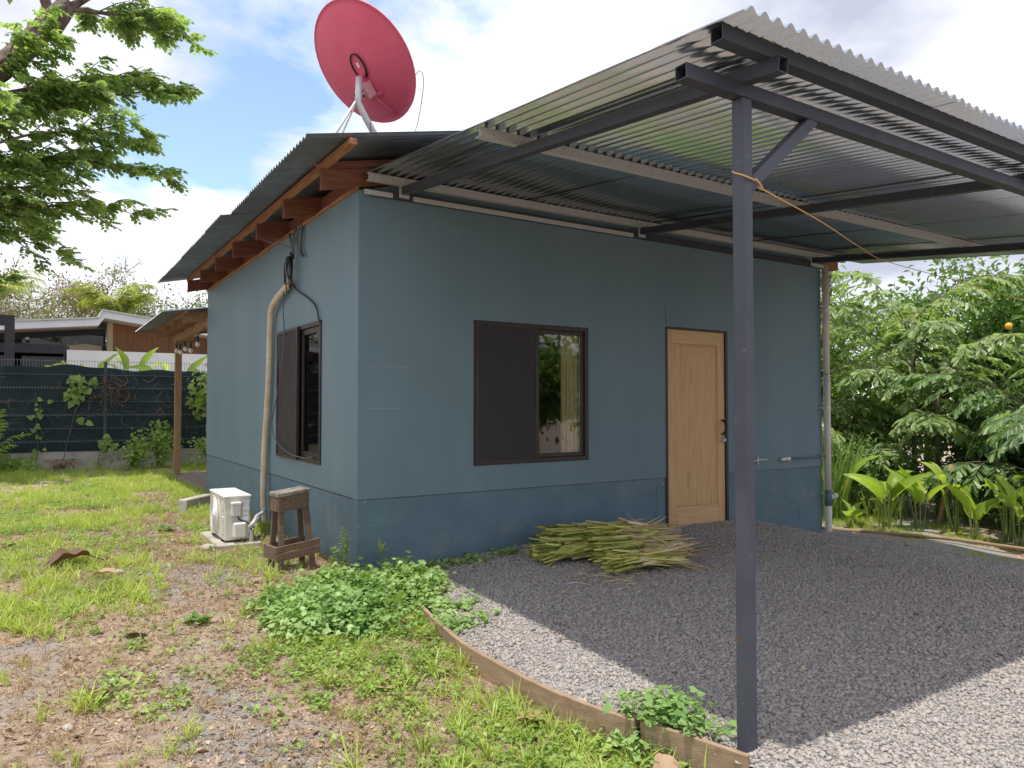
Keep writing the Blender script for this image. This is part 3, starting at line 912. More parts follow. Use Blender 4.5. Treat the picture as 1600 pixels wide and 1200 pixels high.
MB().box(0.030, 0.034, 1.50, yb - 0.03, za + 0.04, zb - 0.04).build('pane', 'window_glass', wl)
# door
dr = empty('door', (3.36, 0, 0.05), None, None); dr.parent = house
dzb, dzt, dxa, dxb = 0.062, 2.140, 3.372, 4.236
dy0, dy1 = 0.012, 0.052
frm = MB().box(door[0], dxa - 0.006, -0.006, 0.09, 0.0, door[3]).box(dxb + 0.004, door[1], -0.006, 0.09, 0.0, door[3]).box(dxa - 0.006, dxb + 0.004, -0.006, 0.09, dzt + 0.004, door[3])
frm.build('door_frame', 'frame_brown', dr, bevel=0.002)
MB().box(dxa, dxa + 0.10, dy0, dy1, dzb, dzt).build('stile', 'door_wood', dr, bevel=0.003)
MB().box(dxb - 0.11, dxb, dy0, dy1, dzb, dzt).build('stile', 'door_wood', dr, bevel=0.003)
MB().box(dxa + 0.1005, dxb - 0.1105, dy0 + 0.001, dy1, dzt - 0.145, dzt).build('rail', 'door_wood_rail', dr, bevel=0.003)
MB().box(dxa + 0.1005, dxb - 0.1105, dy0 + 0.001, dy1, dzb, dzb + 0.215).build('rail', 'door_wood_rail', dr, bevel=0.003)
frame_rect('x', dxa + 0.101, dxb - 0.111, dzb + 0.216, dzt - 0.146, 0.022, dy0 + 0.007, dy1 - 0.005).build('moulding', 'door_wood', dr, bevel=0.006)
npl = 4
xs_ = [dxa + 0.124 + (dxb - 0.134 - dxa - 0.124) * t for t in (0, 0.27, 0.52, 0.77, 1)]
for i in range(npl):
    MB().box(xs_[i] + 0.0004, xs_[i + 1] - 0.0004, dy0 + 0.013 + 0.0006 * (i % 2), dy1 - 0.006, dzb + 0.239, dzt - 0.169).build('panel_board', 'door_wood', dr)
hx = dxb - 0.045
MB().tube(smooth_pts([(hx, dy0 - 0.004, 1.02), (hx - 0.006, dy0 - 0.05, 1.06), (hx + 0.006, dy0 - 0.052, 1.14), (hx, dy0 - 0.004, 1.185)], 5), [0.011] * 16, 8).build('handle', 'black_plastic', dr, smooth=True)
MB().lathe([(0.0, -0.045), (0.02, -0.045), (0.026, -0.03), (0.016, -0.02), (0.03, -0.004), (0.03, 0.0)], (hx, dy0, 0.965), (0, 1, 0), 14).build('lock', 'galv_channel', dr, smooth=True)
st = MB().box(3.30, 4.32, -0.05, 0.08, -0.3, 0.056).build('threshold', 'concrete', house, bevel=0.012)
# water pipe stub with a small cross valve
MB().tube([(5.28, -0.03, 0.716), (5.99, -0.03, 0.722)], 0.0125, 8).build('water_pipe', 'pvc_grey', house, smooth=True)
MB().tube([(5.14, -0.03, 0.714), (5.21, -0.03, 0.715)], 0.02, 10).tube([(5.22, -0.03, 0.715), (5.29, -0.03, 0.716)], 0.024, 10).build('pipe_union', 'white_plastic', house, smooth=True)
MB().tube([(4.62, -0.02, 0.70), (4.76, -0.02, 0.725), (4.90, -0.02, 0.722)], 0.008, 6).tube([(4.745, -0.02, 0.67), (4.745, -0.02, 0.76)], 0.008, 6).build('tap', 'white_plastic', house, smooth=True)
# downpipe at the far front corner
MB().tube([(6.005, -0.045, -0.45), (6.005, -0.045, 0.13)], 0.040, 14).tube([(6.005, -0.045, 0.30), (6.000, -0.045, 1.72)], 0.040, 14).tube([(6.000, -0.045, 1.73), (5.995, -0.045, 3.06)], 0.0395, 14).build('downpipe', 'pvc_beige', house, smooth=True)
MB().tube([(6.005, -0.045, 0.12), (6.005, -0.045, 0.31)], 0.045, 14).build('pipe_sleeve', 'pvc_grey', house, smooth=True)
MB().tube([(6.03, -0.05, 0.22), (6.10, -0.07, 0.23)], 0.032, 12).lathe([(0.0, 0.012), (0.032, 0.008), (0.038, -0.02), (0.038, -0.03)], (6.11, -0.075, 0.235), (0.9, -0.3, 0.05), 12).build('pipe_cap', 'white_plastic', house, smooth=True)
for zc_ in (1.30, 2.5):
    MB().box(5.93, 6.01, -0.092, -0.086, zc_, zc_ + 0.02).box(5.93, 5.945, -0.09, 0.002, zc_, zc_ + 0.02).build('pipe_clip', 'white_plastic', house)
# rotten wood end and black net hanging at the far corner
MB().box(6.02, 6.34, 0.0, 0.09, 3.04, 3.17).build('beam_end', 'batten_wood', house, bevel=0.015)
nv, nf = [], []
for i in range(9):
    for j in range(14):
        t = j / 13
        wdt = 0.26 * (1 - 0.75 * t)
        nv.append((6.06 + wdt * i / 8, 0.06 + 0.02 * math.sin(i * 1.7 + j), 3.06 - 1.0 * t))
for i in range(8):
    for j in range(13):
        a = i * 14 + j; nf.append((a, a + 14, a + 15, a + 1))
tag(MB().add(nv, nf).build('shade_net', 'black_net', None, smooth=True), 'black netting hanging below the roof corner beside the downpipe', 'net')

# ------------------------------------------------------------------ carport
cp = empty('carport', (0.36, -3.49, -0.1), 'open carport of dark steel tube under shiny corrugated metal sheets', 'carport')
sb = 0.106
cz = lambda yy: 3.067 + sb * yy            # underside of the rafters
for xr in (0.36, 2.95, 5.72):
    ya, yb = -0.075, -3.70 + (0 if xr < 1 else 0.10)
    MB().bar((xr, ya, cz(ya) + 0.03), (xr, yb, cz(yb) + 0.03), 0.055, 0.062, wall=0.003).build('rafter', 'steel_dark', cp)
    MB().box(xr - 0.045, xr + 0.045, -0.076, -0.070, 3.03, 3.14).build('bracket', 'galv_channel', cp)
MB().bar((0.10, -0.036, 3.052), (5.94, -0.036, 3.052), 0.055, 0.055, wall=0.003).build('wall_beam', 'steel_dark', cp)
for xa_, xb_ in ((0.02, 0.26), (0.44, 2.84)):
    MB().box(xa_, xb_, -0.070, -0.0655, 3.018, 3.058).build('cover_strip', 'galv_channel', cp)
MB().box(5.73, 5.94, -0.070, -0.0655, 3.018, 3.060).build('cover_strip', 'galv_channel', cp)
bz = cz(-3.49) - 0.031
MB().bar((0.005, -3.49, bz), (6.3, -3.49, bz), 0.060, 0.060, wall=0.003).build('beam', 'steel_dark', cp)
for xp in (0.362, 5.72):
    zg = float(gravel_z(xp, -3.49))
    MB().bar((xp, -3.49, -0.35 if xp > 1 else -0.22), (xp, -3.49, bz - 0.031), 0.060, 0.060, up=(0, 1, 0)).build('post', 'post_paint', cp, bevel=0.006)
MB().bar((0.385, -3.49, 2.27), (0.83, -3.49, bz - 0.02), 0.05, 0.055, up=(-0.6, 0, 0.8)).build('brace', 'post_paint', cp, bevel=0.004)
MB().bar((5.70, -3.49, 2.27), (5.30, -3.49, bz - 0.02), 0.05, 0.055, up=(0.6, 0, 0.8)).build('brace', 'post_paint', cp, bevel=0.004)
# purlins lying on the rafters
pz = lambda yy: cz(yy) + 0.062 + 0.030
MB().bar((0.055, -3.63, pz(-3.63)), (6.35, -3.63, pz(-3.63)), 0.060, 0.062, wall=0.003).build('purlin', 'steel_dark', cp)
def channel(yc, x0, x1):
    z = pz(yc); m = MB()
    m.box(x0, x1, yc - 0.025, yc - 0.022, z - 0.030, z + 0.030)
    m.box(x0, x1, yc - 0.022, yc + 0.025, z - 0.030, z - 0.0275)
    m.box(x0, x1, yc - 0.022, yc + 0.025, z + 0.0275, z + 0.030)
    return m
channel(-1.80, 0.05, 6.32).build('purlin', 'galv_channel', cp)
channel(-0.10, 0.03, 6.30).build('purlin', 'galv_channel', cp)
# sheets
x = 0.03
k = 0
while x < 6.2:
    x1 = x + 0.836
    dz = 0.0035 * (k % 2)
    zf = lambda xx, yy, dz=dz: cz(yy) + 0.062 + 0.0615 + 0.015 + dz
    corrugated('y', x, x1, -3.775 + rnd.uniform(-0.006, 0.006), 0.06, zf, pitch=0.076, amp=0.0145, per=10).build('roof_sheet', 'galv_sheet', cp, solid=0.001, smooth=True)
    x += 0.76
    k += 1

# orange rope tied to the post
rp = MB()
rp.tube(smooth_pts([(0.40, -3.528, 2.30), (0.45, -3.522, 2.27), (0.455, -3.46, 2.335), (0.40, -3.455, 2.36), (0.325, -3.47, 2.33), (0.325, -3.527, 2.30), (0.40, -3.528, 2.29)], 4), 0.0036, 6)
rp.tube(smooth_pts([(0.445, -3.50, 2.28), (1.6, -3.02, 2.38), (3.1, -2.3, 2.55), (4.75, -1.55, 2.735), (6.0, -1.62, 2.64), (7.2, -1.75, 2.52), (8.8, -1.9, 2.60)], 6), 0.0034, 6)
tag(rp.build('rope', 'rope_orange', None, smooth=True), 'thin orange rope tied round the carport post and stretched to the trees', 'rope')

# ------------------------------------------------------------------ porch behind the house
po = empty('porch', (0, 9.6, 0), 'timber back porch with low metal roof and plank deck behind the house', 'porch')
MB().bar((0.06, 9.55, -0.15), (0.06, 9.55, 2.56), 0.11, 0.11, up=(0, 1, 0)).build('post', 'porch_wood', po, bevel=0.006)
MB().bar((3.4, 9.55, -0.15), (3.4, 9.55, 2.56), 0.11, 0.11, up=(0, 1, 0)).build('post', 'porch_wood', po, bevel=0.006)
MB().bar((0.06, 6.34, 2.62), (0.06, 9.9, 2.62), 0.07, 0.15).build('beam', 'porch_wood', po)
for i in range(4):
    y0 = 6.62 + i * 1.03
    m = MB(); xa, xb, h = -0.30, 3.4, 0.14
    pzf = lambda x: 2.60 + 0.16 * (x + 0.3)
    m.hexa([(xa, y0, pzf(xa)), (xb, y0, pzf(xb)), (xb, y0 + 0.05, pzf(xb)), (xa, y0 + 0.05, pzf(xa))],
           [(xa, y0, pzf(xa) + h), (xb, y0, pzf(xb) + h), (xb, y0 + 0.05, pzf(xb) + h), (xa, y0 + 0.05, pzf(xa) + h)])
    m.build('rafter', 'porch_wood', po)
MB().bar((-0.27, 6.45, 2.762), (-0.27, 10.0, 2.762), 0.05, 0.035).build('eave_purlin', 'porch_wood', po)
y = 6.42
while y < 10.0:
    corrugated('x', y, min(y + 0.836, 10.15), -0.62, 3.5, lambda x, yy: 2.79 + 0.16 * (x + 0.3), per=6).build('roof_sheet', 'roof_sheet_old', po, solid=0.0015)
    y += 0.76
for i in range(23):
    x0 = 0.0 + i * 0.148
    if x0 > 3.4: break
    MB().box(x0, x0 + 0.142, 6.34, 9.85, 0.002 + 0.002 * (i % 3), 0.032 + 0.002 * (i % 3)).build('deck_board', 'deck_wood', po)
MB().box(-0.022, -0.002, 6.34, 9.85, -0.12, 0.03).build('deck_fascia', 'deck_wood', po)
for yy in (6.6, 8.2, 9.6):
    MB().box(0.03, 0.15, yy, yy + 0.12, -0.3, -0.0).build('deck_stub', 'concrete', po)
# string of bulbs under the porch beam
sl = empty('string_lights', (0.0, 8.0, 2.5), 'string of small round bulbs hanging under the porch beam', 'string lights')
bpts = [(0.0, 9.45, 2.52), (0.0, 8.9, 2.44), (0.0, 8.4, 2.46), (0.0, 7.8, 2.40), (0.0, 7.2, 2.46), (0.02, 6.6, 2.55)]
MB().tube(smooth_pts(bpts, 5), 0.007, 5).build('cord', 'black_plastic', sl)
for (bx_, by_, bz_) in [(0.0, 9.35, 2.48), (0.0, 8.9, 2.43), (0.0, 8.35, 2.45), (0.0, 7.8, 2.39), (0.0, 7.15, 2.45)]:
    MB().tube([(bx_, by_, bz_), (bx_, by_, bz_ - 0.09)], 0.022, 8).build('socket', 'black_plastic', sl)
    MB().lathe([(0.0, -0.17), (0.022, -0.163), (0.036, -0.14), (0.036, -0.12), (0.02, -0.09)], (bx_, by_, bz_), (0, 0, 1), 12).build('bulb', 'bulb_glass', sl, smooth=True)
# concrete kerb blocks beside the deck
MB_ = MB().box(-0.30, 0.30, -0.06, 0.06, -0.22, 0.20)
kb = MB_.build('concrete_kerb', 'concrete', None, bevel=0.015)
kb.location = (-0.46, 4.35, 0.0); kb.rotation_euler = (0, 0, R(50))
tag(kb, 'weathered concrete kerb block lying beyond the air conditioner', 'kerb')

# ------------------------------------------------------------------ air conditioner
ac = empty('air_conditioner', (-0.51, 2.0, 0.07), 'cream outdoor air conditioner unit on a concrete slab', 'air conditioner')
AX0, AX1, AY0, AY1, AZ0, AZ1 = -0.660, -0.425, 1.655, 2.345, 0.085, 0.492
MB().box(AX0, AX1, AY0, AY1, AZ0, AZ1).build('casing', 'cream_metal', ac, bevel=0.016)
MB().box(AX0 - 0.008, AX1 + 0.006, AY0 - 0.008, AY1 + 0.008, AZ1 - 0.012, AZ1 + 0.010).build('lid', 'white_plastic', ac, bevel=0.008)
fc = (AX0 - 0.001, 2.06, 0.285)
MB().lathe([(0.0, 0.0015), (0.188, 0.0015), (0.193, -0.012), (0.178, -0.014)], fc, (-1, 0, 0), 40).build('fan_recess', 'pvc_beige', ac)
ring = MB()
for r_ in (0.178, 0.152, 0.126, 0.100, 0.074, 0.048):
    c_ = [(fc[0] - 0.016 - 0.012 * (1 - r_ / 0.19), fc[1] + r_ * math.cos(a), fc[2] + r_ * math.sin(a)) for a in np.linspace(0, 2 * math.pi, 33)]
    ring.tube(c_, 0.0052, 5, caps=False)
for a in np.linspace(0, 2 * math.pi, 7)[:-1]:
    ring.tube([(fc[0] - 0.024, fc[1] + 0.03 * math.cos(a), fc[2] + 0.03 * math.sin(a)), (fc[0] - 0.013, fc[1] + 0.182 * math.cos(a), fc[2] + 0.182 * math.sin(a))], 0.004, 5)
ring.lathe([(0.0, 0.030), (0.03, 0.028), (0.036, 0.016)], fc, (-1, 0, 0), 16)
ring.build('fan_guard', 'white_plastic', ac, smooth=True)
lou = MB()
for i in range(7):
    lou.box(AX0 - 0.006, AX0 + 0.002, AY0 + 0.025, AY0 + 0.105, 0.15 + i * 0.024, 0.160 + i * 0.024)
lou.build('louvre', 'cream_metal', ac, bevel=0.002)
MB().box(AX0 - 0.004, AX0 + 0.001, AY0 + 0.02, AY0 + 0.09, 0.37, 0.45).build('badge_panel', 'cream_metal', ac, bevel=0.004)
MB().box(-0.605, -0.520, AY0 - 0.050, AY0 + 0.001, 0.315, 0.425).build('terminal_cover', 'white_plastic', ac, bevel=0.012)
MB().box(-0.609, -0.516, AY0 - 0.058, AY0 + 0.001, 0.415, 0.445).build('terminal_hood', 'white_plastic', ac, bevel=0.010)
MB().box(-0.590, -0.475, AY0 - 0.075, AY0 + 0.001, 0.115, 0.255).build('valve_cover', 'white_plastic', ac, bevel=0.016)
for (x0, x1, z0, z1) in ((-0.495, -0.44, 0.36, 0.455), (-0.49, -0.45, 0.315, 0.345), (-0.50, -0.445, 0.265, 0.30)):
    MB().box(x0, x1, AY0 - 0.0022, AY0 + 0.001, z0, z1).build('sticker', 'sticker', ac)
MB().tube(smooth_pts([(-0.545, AY0 - 0.03, 0.32), (-0.54, AY0 - 0.045, 0.285), (-0.49, AY0 - 0.04, 0.26), (-0.44, AY0 - 0.03, 0.22), (-0.40, AY0 - 0.02, 0.12), (-0.36, AY0 + 0.05, 0.085), (-0.3, AY0 + 0.1, 0.09)], 5), 0.006, 6).build('power_cable', 'black_plastic', ac, smooth=True)
hs = MB()
hs.tube(smooth_pts([(-0.45, AY0 - 0.04, 0.20), (-0.41, AY0 - 0.05, 0.245), (-0.34, AY0 + 0.12, 0.275), (-0.22, 2.05, 0.265), (-0.08, 2.50, 0.24)], 6), 0.018, 8)
hs.tube(smooth_pts([(-0.45, AY0 - 0.04, 0.15), (-0.40, AY0 + 0.02, 0.17), (-0.30, 1.95, 0.21), (-0.08, 2.52, 0.23)], 6), 0.012, 8)
hs.build('refrigerant_hose', 'galv_pipe', ac, smooth=True)
MB().tube([(-0.425, AY0 - 0.03, 0.07), (-0.425, AY0 - 0.03, 0.17)], 0.022, 8).build('drain_foot', 'pvc_beige', ac, smooth=True)
for yy in (AY0 + 0.1, AY1 - 0.16):
    MB().box(AX0 + 0.0, AX1 - 0.0, yy, yy + 0.06, 0.066, 0.086).build('foot', 'black_plastic', ac)
tag(MB().box(-0.735, -0.34, 1.56, 2.44, -0.06, 0.066).build('concrete_slab', 'concrete', None, bevel=0.012), 'rough concrete slab under the air conditioner', 'slab')
# conduit on the side wall
cd = MB().tube(smooth_pts([(-0.05, 1.70, 2.56), (-0.055, 1.90, 2.515), (-0.06, 2.15, 2.46), (-0.06, 2.38, 2.37), (-0.05, 2.47, 2.22), (-0.045, 2.54, 1.58), (-0.05, 2.66, 0.88), (-0.055, 2.68, 0.42), (-0.06, 2.64, 0.24), (-0.05, 2.60, 0.02)], 6), 0.034, 10)
tag(cd.build('conduit_pipe', 'conduit_tan', None, smooth=True), 'bent tan conduit pipe running down the side wall beside the window', 'pipe')
cb = empty('cable_bundle', (-0.06, 1.65, 2.8), 'bundle of dark cables hanging in loops under the eave', 'cables')
ks = MB()
top = [(-0.02, 1.50, 3.10), (-0.03, 1.62, 3.09), (-0.03, 1.85, 3.07), (-0.28, 2.35, 3.12), (-0.02, 1.70, 3.09)]
for t in top:
    ks.tube(smooth_pts([t, ((t[0] - 0.06) / 2, (t[1] + 1.64) / 2, 2.99), (-0.06, 1.63 + rnd.uniform(-0.015, 0.015), 2.88), (-0.06, 1.64 + rnd.uniform(-0.015, 0.015), 2.80)], 5), 0.0085, 6)
ks.build('cable', 'grey_cable', cb, smooth=True)
lp = MB()
for i in range(5):
    a = 0.040 + 0.022 * i; b_ = 0.085 + 0.024 * ((i * 3) % 5)
    pts = [(-0.06 - 0.01 * i, 1.655 + a * math.sin(t) * (0.6 + 0.4 * math.sin(t / 2)), 2.80 - b_ * (1 - math.cos(t))) for t in np.linspace(0, 2 * math.pi, 17)]
    lp.tube(pts, 0.0055, 6)
lp.build('coil', 'black_plastic', cb, smooth=True)
MB().tube([(-0.06, 1.64, 2.84), (-0.06, 1.645, 2.775)], 0.024, 8).build('tape', 'black_plastic', cb, smooth=True)
MB().tube(smooth_pts([(-0.015, 1.45, 3.09), (-0.03, 1.44, 2.98), (-0.03, 1.47, 2.86), (-0.035, 1.42, 2.79), (-0.04, 1.36, 2.765)], 5), 0.016, 7).build('hose_end', 'grey_cable', cb, smooth=True)
MB().tube(smooth_pts([(-0.06, 1.68, 2.55), (-0.03, 1.55, 2.46), (-0.02, 1.28, 2.36), (-0.02, 1.02, 2.25), (-0.02, 0.93, 2.13), (-0.015, 0.91, 2.09)], 5), 0.008, 6).build('window_cable', 'black_plastic', cb, smooth=True)
MB().tube(smooth_pts([(-0.06, 1.70, 2.80), (-0.07, 1.86, 2.62), (-0.07, 1.90, 2.3), (-0.07, 1.86, 2.05), (-0.075, 1.93, 1.7), (-0.07, 2.15, 1.38), (-0.07, 2.3, 1.15), (-0.075, 2.1, 0.98), (-0.07, 1.7, 0.885), (-0.06, 1.25, 0.86), (-0.05, 0.98, 0.88)], 5), 0.006, 6).build('loose_cable', 'grey_cable', cb, smooth=True)
MB().tube(smooth_pts([(-0.03, 2.66, 1.0), (-0.016, 2.80, 0.85), (-0.012, 2.83, 0.6), (-0.012, 2.86, 0.15)], 6), 0.006, 6).build('ground_cable', 'black_plastic', cb, smooth=True)

# ------------------------------------------------------------------ sawhorse stool
sw = empty('sawhorse', (-0.47, 0.42, 0.02), 'short weathered wooden sawhorse stool standing by the house corner', 'stool')
sw.rotation_euler = (0, 0, 0)
ca, sa = math.cos(R(7)), math.sin(R(7))
SO = Vector((-0.415, 0.385, 0.02))
def S(u, v, z): return SO + Vector((0.84 * u * ca - 0.72 * v * sa, 0.84 * u * sa + 0.72 * v * ca, 1.17 * z + 0.085 * u))
def sbox(u0, u1, v0, v1, z0, z1):
    return MB().hexa([S(u0, v0, z0), S(u1, v0, z0), S(u1, v1, z0), S(u0, v1, z0)], [S(u0, v0, z1), S(u1, v0, z1), S(u1, v1, z1), S(u0, v1, z1)])
sbox(-0.165, 0.155, -0.135, 0.135, 0.528, 0.556).build('top_board', 'old_wood_top', sw, bevel=0.006)
sbox(-0.155, 0.145, -0.125, -0.098, 0.43, 0.527).build('apron', 'old_wood', sw, bevel=0.004)
sbox(-0.155, 0.145, 0.098, 0.125, 0.43, 0.527).build('apron', 'old_wood', sw, bevel=0.004)
sbox(-0.16, -0.132, -0.0975, 0.0975, 0.43, 0.527).build('apron', 'old_wood', sw, bevel=0.004)
for su, sv in ((-1, -1), (1, -1), (-1, 1), (1, 1)):
    t_ = (su * 0.112, sv * 0.075); b_ = (su * 0.185 if su > 0 else -0.135, sv * 0.150)
    if su < 0: t_ = (-0.115, sv * 0.075)
    hw, hh = 0.027, 0.018
    m = MB().hexa([S(b_[0] - hw, b_[1] - hh, -0.03), S(b_[0] + hw, b_[1] - hh, -0.03), S(b_[0] + hw, b_[1] + hh, -0.03), S(b_[0] - hw, b_[1] + hh, -0.03)],
                  [S(t_[0] - hw, t_[1] - hh, 0.525), S(t_[0] + hw, t_[1] - hh, 0.525), S(t_[0] + hw, t_[1] + hh, 0.525), S(t_[0] - hw, t_[1] + hh, 0.525)])
    m.build('leg', 'old_wood', sw, bevel=0.004)
sbox(-0.195, 0.235, -0.185, -0.160, 0.165, 0.208).build('stretcher', 'old_wood', sw, bevel=0.003)
sbox(-0.195, 0.235, -0.190, -0.164, 0.110, 0.161).build('stretcher', 'old_wood', sw, bevel=0.003)
sbox(-0.195, 0.215, 0.160, 0.186, 0.125, 0.200).build('stretcher', 'old_wood', sw, bevel=0.003)
sbox(-0.198, -0.170, -0.159, 0.159, 0.115, 0.205).build('stretcher', 'old_wood', sw, bevel=0.003)

# ------------------------------------------------------------------ satellite dish
DC = Vector((0.137, 0.25, 4.215))
_vr = (DC - Vector(cam.location)).normalized()
DN = Vector((0.7134, 0.2310, 0.6616)).normalized()
ds = empty('satellite_dish', (0.30, 0.25, 3.40), 'large faded red satellite dish seen from behind on the roof', 'satellite dish')
n = 48; prof = []
RD = 0.505; DEP = 0.115
for i in range(15):
    r_ = RD * i / 14
    prof.append((max(r_, 0.001), -DEP + DEP * (r_ / RD) ** 2))
prof += [(RD + 0.008, 0.004), (RD + 0.010, -0.004), (RD + 0.004, -0.010)]
prof += [(RD * i / 14 + 0.0005, -DEP - 0.006 + DEP * (i / 14) ** 2) for i in range(14, -1, -1)]
dl = MB().lathe(prof, DC, DN, n)
dl.build('reflector', 'dish_red', ds, smooth=True)
dx_ = DN.cross(Vector((0, 0, 1))).normalized()      # sideways on the dish
dyv = dx_.cross(DN).normalized()                    # up on the dish
def DP(a, b, h): return DC + dx_ * a + dyv * b + DN * h
def hb(a, b): return -DEP - 0.008 + DEP * (a * a + b * b) / (RD * RD)
MB().tube([DP(0.045 + 0.06 * math.cos(t), 0.01 + 0.10 * math.sin(t), hb(0.045 + 0.06 * math.cos(t), 0.01 + 0.10 * math.sin(t)) - 0.006) for t in np.linspace(-1.2, 4.4, 22)], 0.0055, 6).tube([DP(0.05 + 0.068 * math.cos(t), 0.005 + 0.108 * math.sin(t), hb(0.05 + 0.068 * math.cos(t), 0.005 + 0.108 * math.sin(t)) - 0.010) for t in np.linspace(-1.1, 4.2, 22)], 0.004, 6).build('cable_loop', 'black_plastic', ds, smooth=True)
m = MB(); 
for (a, b) in ((0.035, 0.0), (0.059, 0.0), (0.059, 0.04), (0.035, 0.04)): m.v.append(tuple(DP(a, b, hb(a, b) - 0.003)))
m.f.append((0, 1, 2, 3)); m.build('sticker', 'sticker', ds)
# bracket plates against the back of the dish
def dbox(a0, a1, b0, b1, h0, h1):
    return MB().hexa([DP(a0, b0, h0), DP(a1, b0, h0), DP(a1, b1, h0), DP(a0, b1, h0)], [DP(a0, b0, h1), DP(a1, b0, h1), DP(a1, b1, h1), DP(a0, b1, h1)])
dbox(-0.075, 0.075, -0.075, -0.05, -0.165, -0.112).build('bracket', 'dish_red', ds, bevel=0.004)
dbox(-0.055, 0.055, -0.15, -0.075, -0.175, -0.112).build('bracket', 'dish_red', ds, bevel=0.004)
dbox(0.02, 0.125, -0.255, -0.235, -0.125, -0.078).build('bracket', 'dish_red', ds, bevel=0.003)
MJ = Vector((0.018, 0.075, 3.865))       # top joint of the mast
MT = Vector((0.03, 0.09, 4.005))
dbox(-0.055, 0.045, -0.215, -0.145, -0.215, -0.125).build('clamp', 'dish_pink', ds, bevel=0.004)
dbox(0.05, 0.075, -0.24, -0.12, -0.20, -0.11).build('clamp', 'dish_pink', ds, bevel=0.003)
bt = MB()
for a in (-0.045, 0.035):
    for b in (-0.16, -0.20):
        bt.lathe([(0.0, -0.232), (0.010, -0.230), (0.010, -0.21)], DC + dx_ * a + dyv * b, DN, 8)
bt.build('bolt', 'black_plastic', ds)
MB().tube([MT, MJ, Vector((0.022, 0.085, 3.80)), Vector((0.10, 0.10, 3.68)), Vector((0.335, 0.15, 3.375))], [0.026, 0.026, 0.027, 0.028, 0.030], 10).build('mast', 'galv_pipe', ds, smooth=True)
MB().tube([MJ + Vector((0, 0, -0.03)), Vector((-0.165, 0.12, 3.50)), Vector((-0.255, 0.14, 3.27))], 0.011, 8).build('stay', 'galv_pipe', ds, smooth=True)
MB().tube([MJ + Vector((0, 0, -0.03)), Vector((-0.105, 0.16, 3.50)), Vector((-0.16, 0.18, 3.29))], 0.009, 8).build('stay', 'galv_pipe', ds, smooth=True)
MB().tube([DP(0.06, -0.24, -0.13), DP(0.07, -0.36, -0.09), DP(0.09, -0.47, -0.03)], 0.008, 8).build('feed_arm', 'dish_red', ds, smooth=True)
MB().tube(smooth_pts([DP(0.45, -0.235, 0.0), DP(0.53, -0.22, 0.0), DP(0.50, -0.33, -0.02), (0.55, 0.1, 3.72), (0.45, 0.12, 3.5), (0.36, 0.14, 3.42)], 6), 0.0042, 6).build('coax_cable', 'white_plastic', ds, smooth=True)
MB().tube(smooth_pts([(0.12, 0.08, 3.66), (0.14, 0.06, 3.53), (0.25, 0.08, 3.42), (0.36, 0.14, 3.40)], 6), 0.004, 6).build('coax_cable', 'grey_cable', ds, smooth=True)
for p_ in ((0.335, 0.15), (-0.255, 0.14), (-0.16, 0.18)):
    MB().box(p_[0] - 0.05, p_[0] + 0.05, p_[1] - 0.04, p_[1] + 0.04, 3.255 + SL * (p_[0] + 0.29) - 0.01, 3.263 + SL * (p_[0] + 0.29) + 0.006).build('base_plate', 'galv_pipe', ds)

# ------------------------------------------------------------------ fence and neighbour
fn = empty('fence', (-2.8, 13.27, 0), 'dark green shade cloth fence on a concrete footing', 'fence')
fx0, fx1 = -8.0, 3.2
def fyl(x): return 13.27 - 0.062 * (x + 2.82)
def fbar(x0, x1, oy, dy_, z0, z1):
    return MB().hexa([(x0, fyl(x0) + oy, z0), (x1, fyl(x1) + oy, z0), (x1, fyl(x1) + oy + dy_, z0), (x0, fyl(x0) + oy + dy_, z0)],
                     [(x0, fyl(x0) + oy, z1), (x1, fyl(x1) + oy, z1), (x1, fyl(x1) + oy + dy_, z1), (x0, fyl(x0) + oy + dy_, z1)])
fbar(fx0, fx1, -0.06, 0.16, -0.4, 0.395).build('footing', 'concrete', fn, bevel=0.015)
cv, cf = [], []
nu, nz = 150, 26
for i in range(nu + 1):
    x = fx0 + (fx1 - fx0) * i / nu
    topz = 2.19 + 0.035 * math.sin(x * 3.1) + 0.02 * math.sin(x * 7.3 + 1) - 0.05 * max(0, math.sin(x * 1.3 + 0.6)) - 0.012 * (x + 3)
    for j in range(nz + 1):
        t = j / nz
        z = 0.33 + (topz - 0.33) * t
        bul = 0.012 * math.sin(x * 5 + 2 * math.sin(z * 3)) + 0.014 * abs(math.sin((z - 0.33) / 0.31 * math.pi))
        cv.append((x, fyl(x) - 0.075 - bul, z))
for i in range(nu):
    for j in range(nz):
        a = i * (nz + 1) + j; cf.append((a, a + nz + 1, a + nz + 2, a + 1))
MB().add(cv, cf).build('shade_cloth', 'shade_cloth', fn, smooth=True)
for x in (-6.0, -3.45, -0.92, 1.6):
    fbar(x - 0.03, x + 0.03, -0.115, 0.05, 0.30, 2.30).build('post', 'fence_steel', fn)
wm = MB()
for i in range(int((fx1 - fx0) / 0.055)):
    x = fx0 + i * 0.055
    wm.bar((x, fyl(x) - 0.03, 1.95), (x, fyl(x) - 0.03, 2.33), 0.007, 0.007, up=(0, 1, 0))
for z in (0.55, 1.12, 1.71):
    for i in range(int((fx1 - fx0) / 0.055)):
        x = fx0 + i * 0.055
        wm.bar((x, fyl(x) - 0.108, z - 0.03), (x, fyl(x) - 0.108, z + 0.03), 0.008, 0.006, up=(0, 1, 0))
for z, oy in ((2.12, -0.03), (2.30, -0.03), (1.71, -0.110), (1.12, -0.110), (0.55, -0.110), (1.42, -0.104), (0.83, -0.104), (2.0, -0.104)):
    wm.bar((fx0, fyl(fx0) + oy, z), (fx1, fyl(fx1) + oy, z), 0.006, 0.006)
tag(wm.build('wire_mesh', 'wire_steel', fn), kind='stuff')

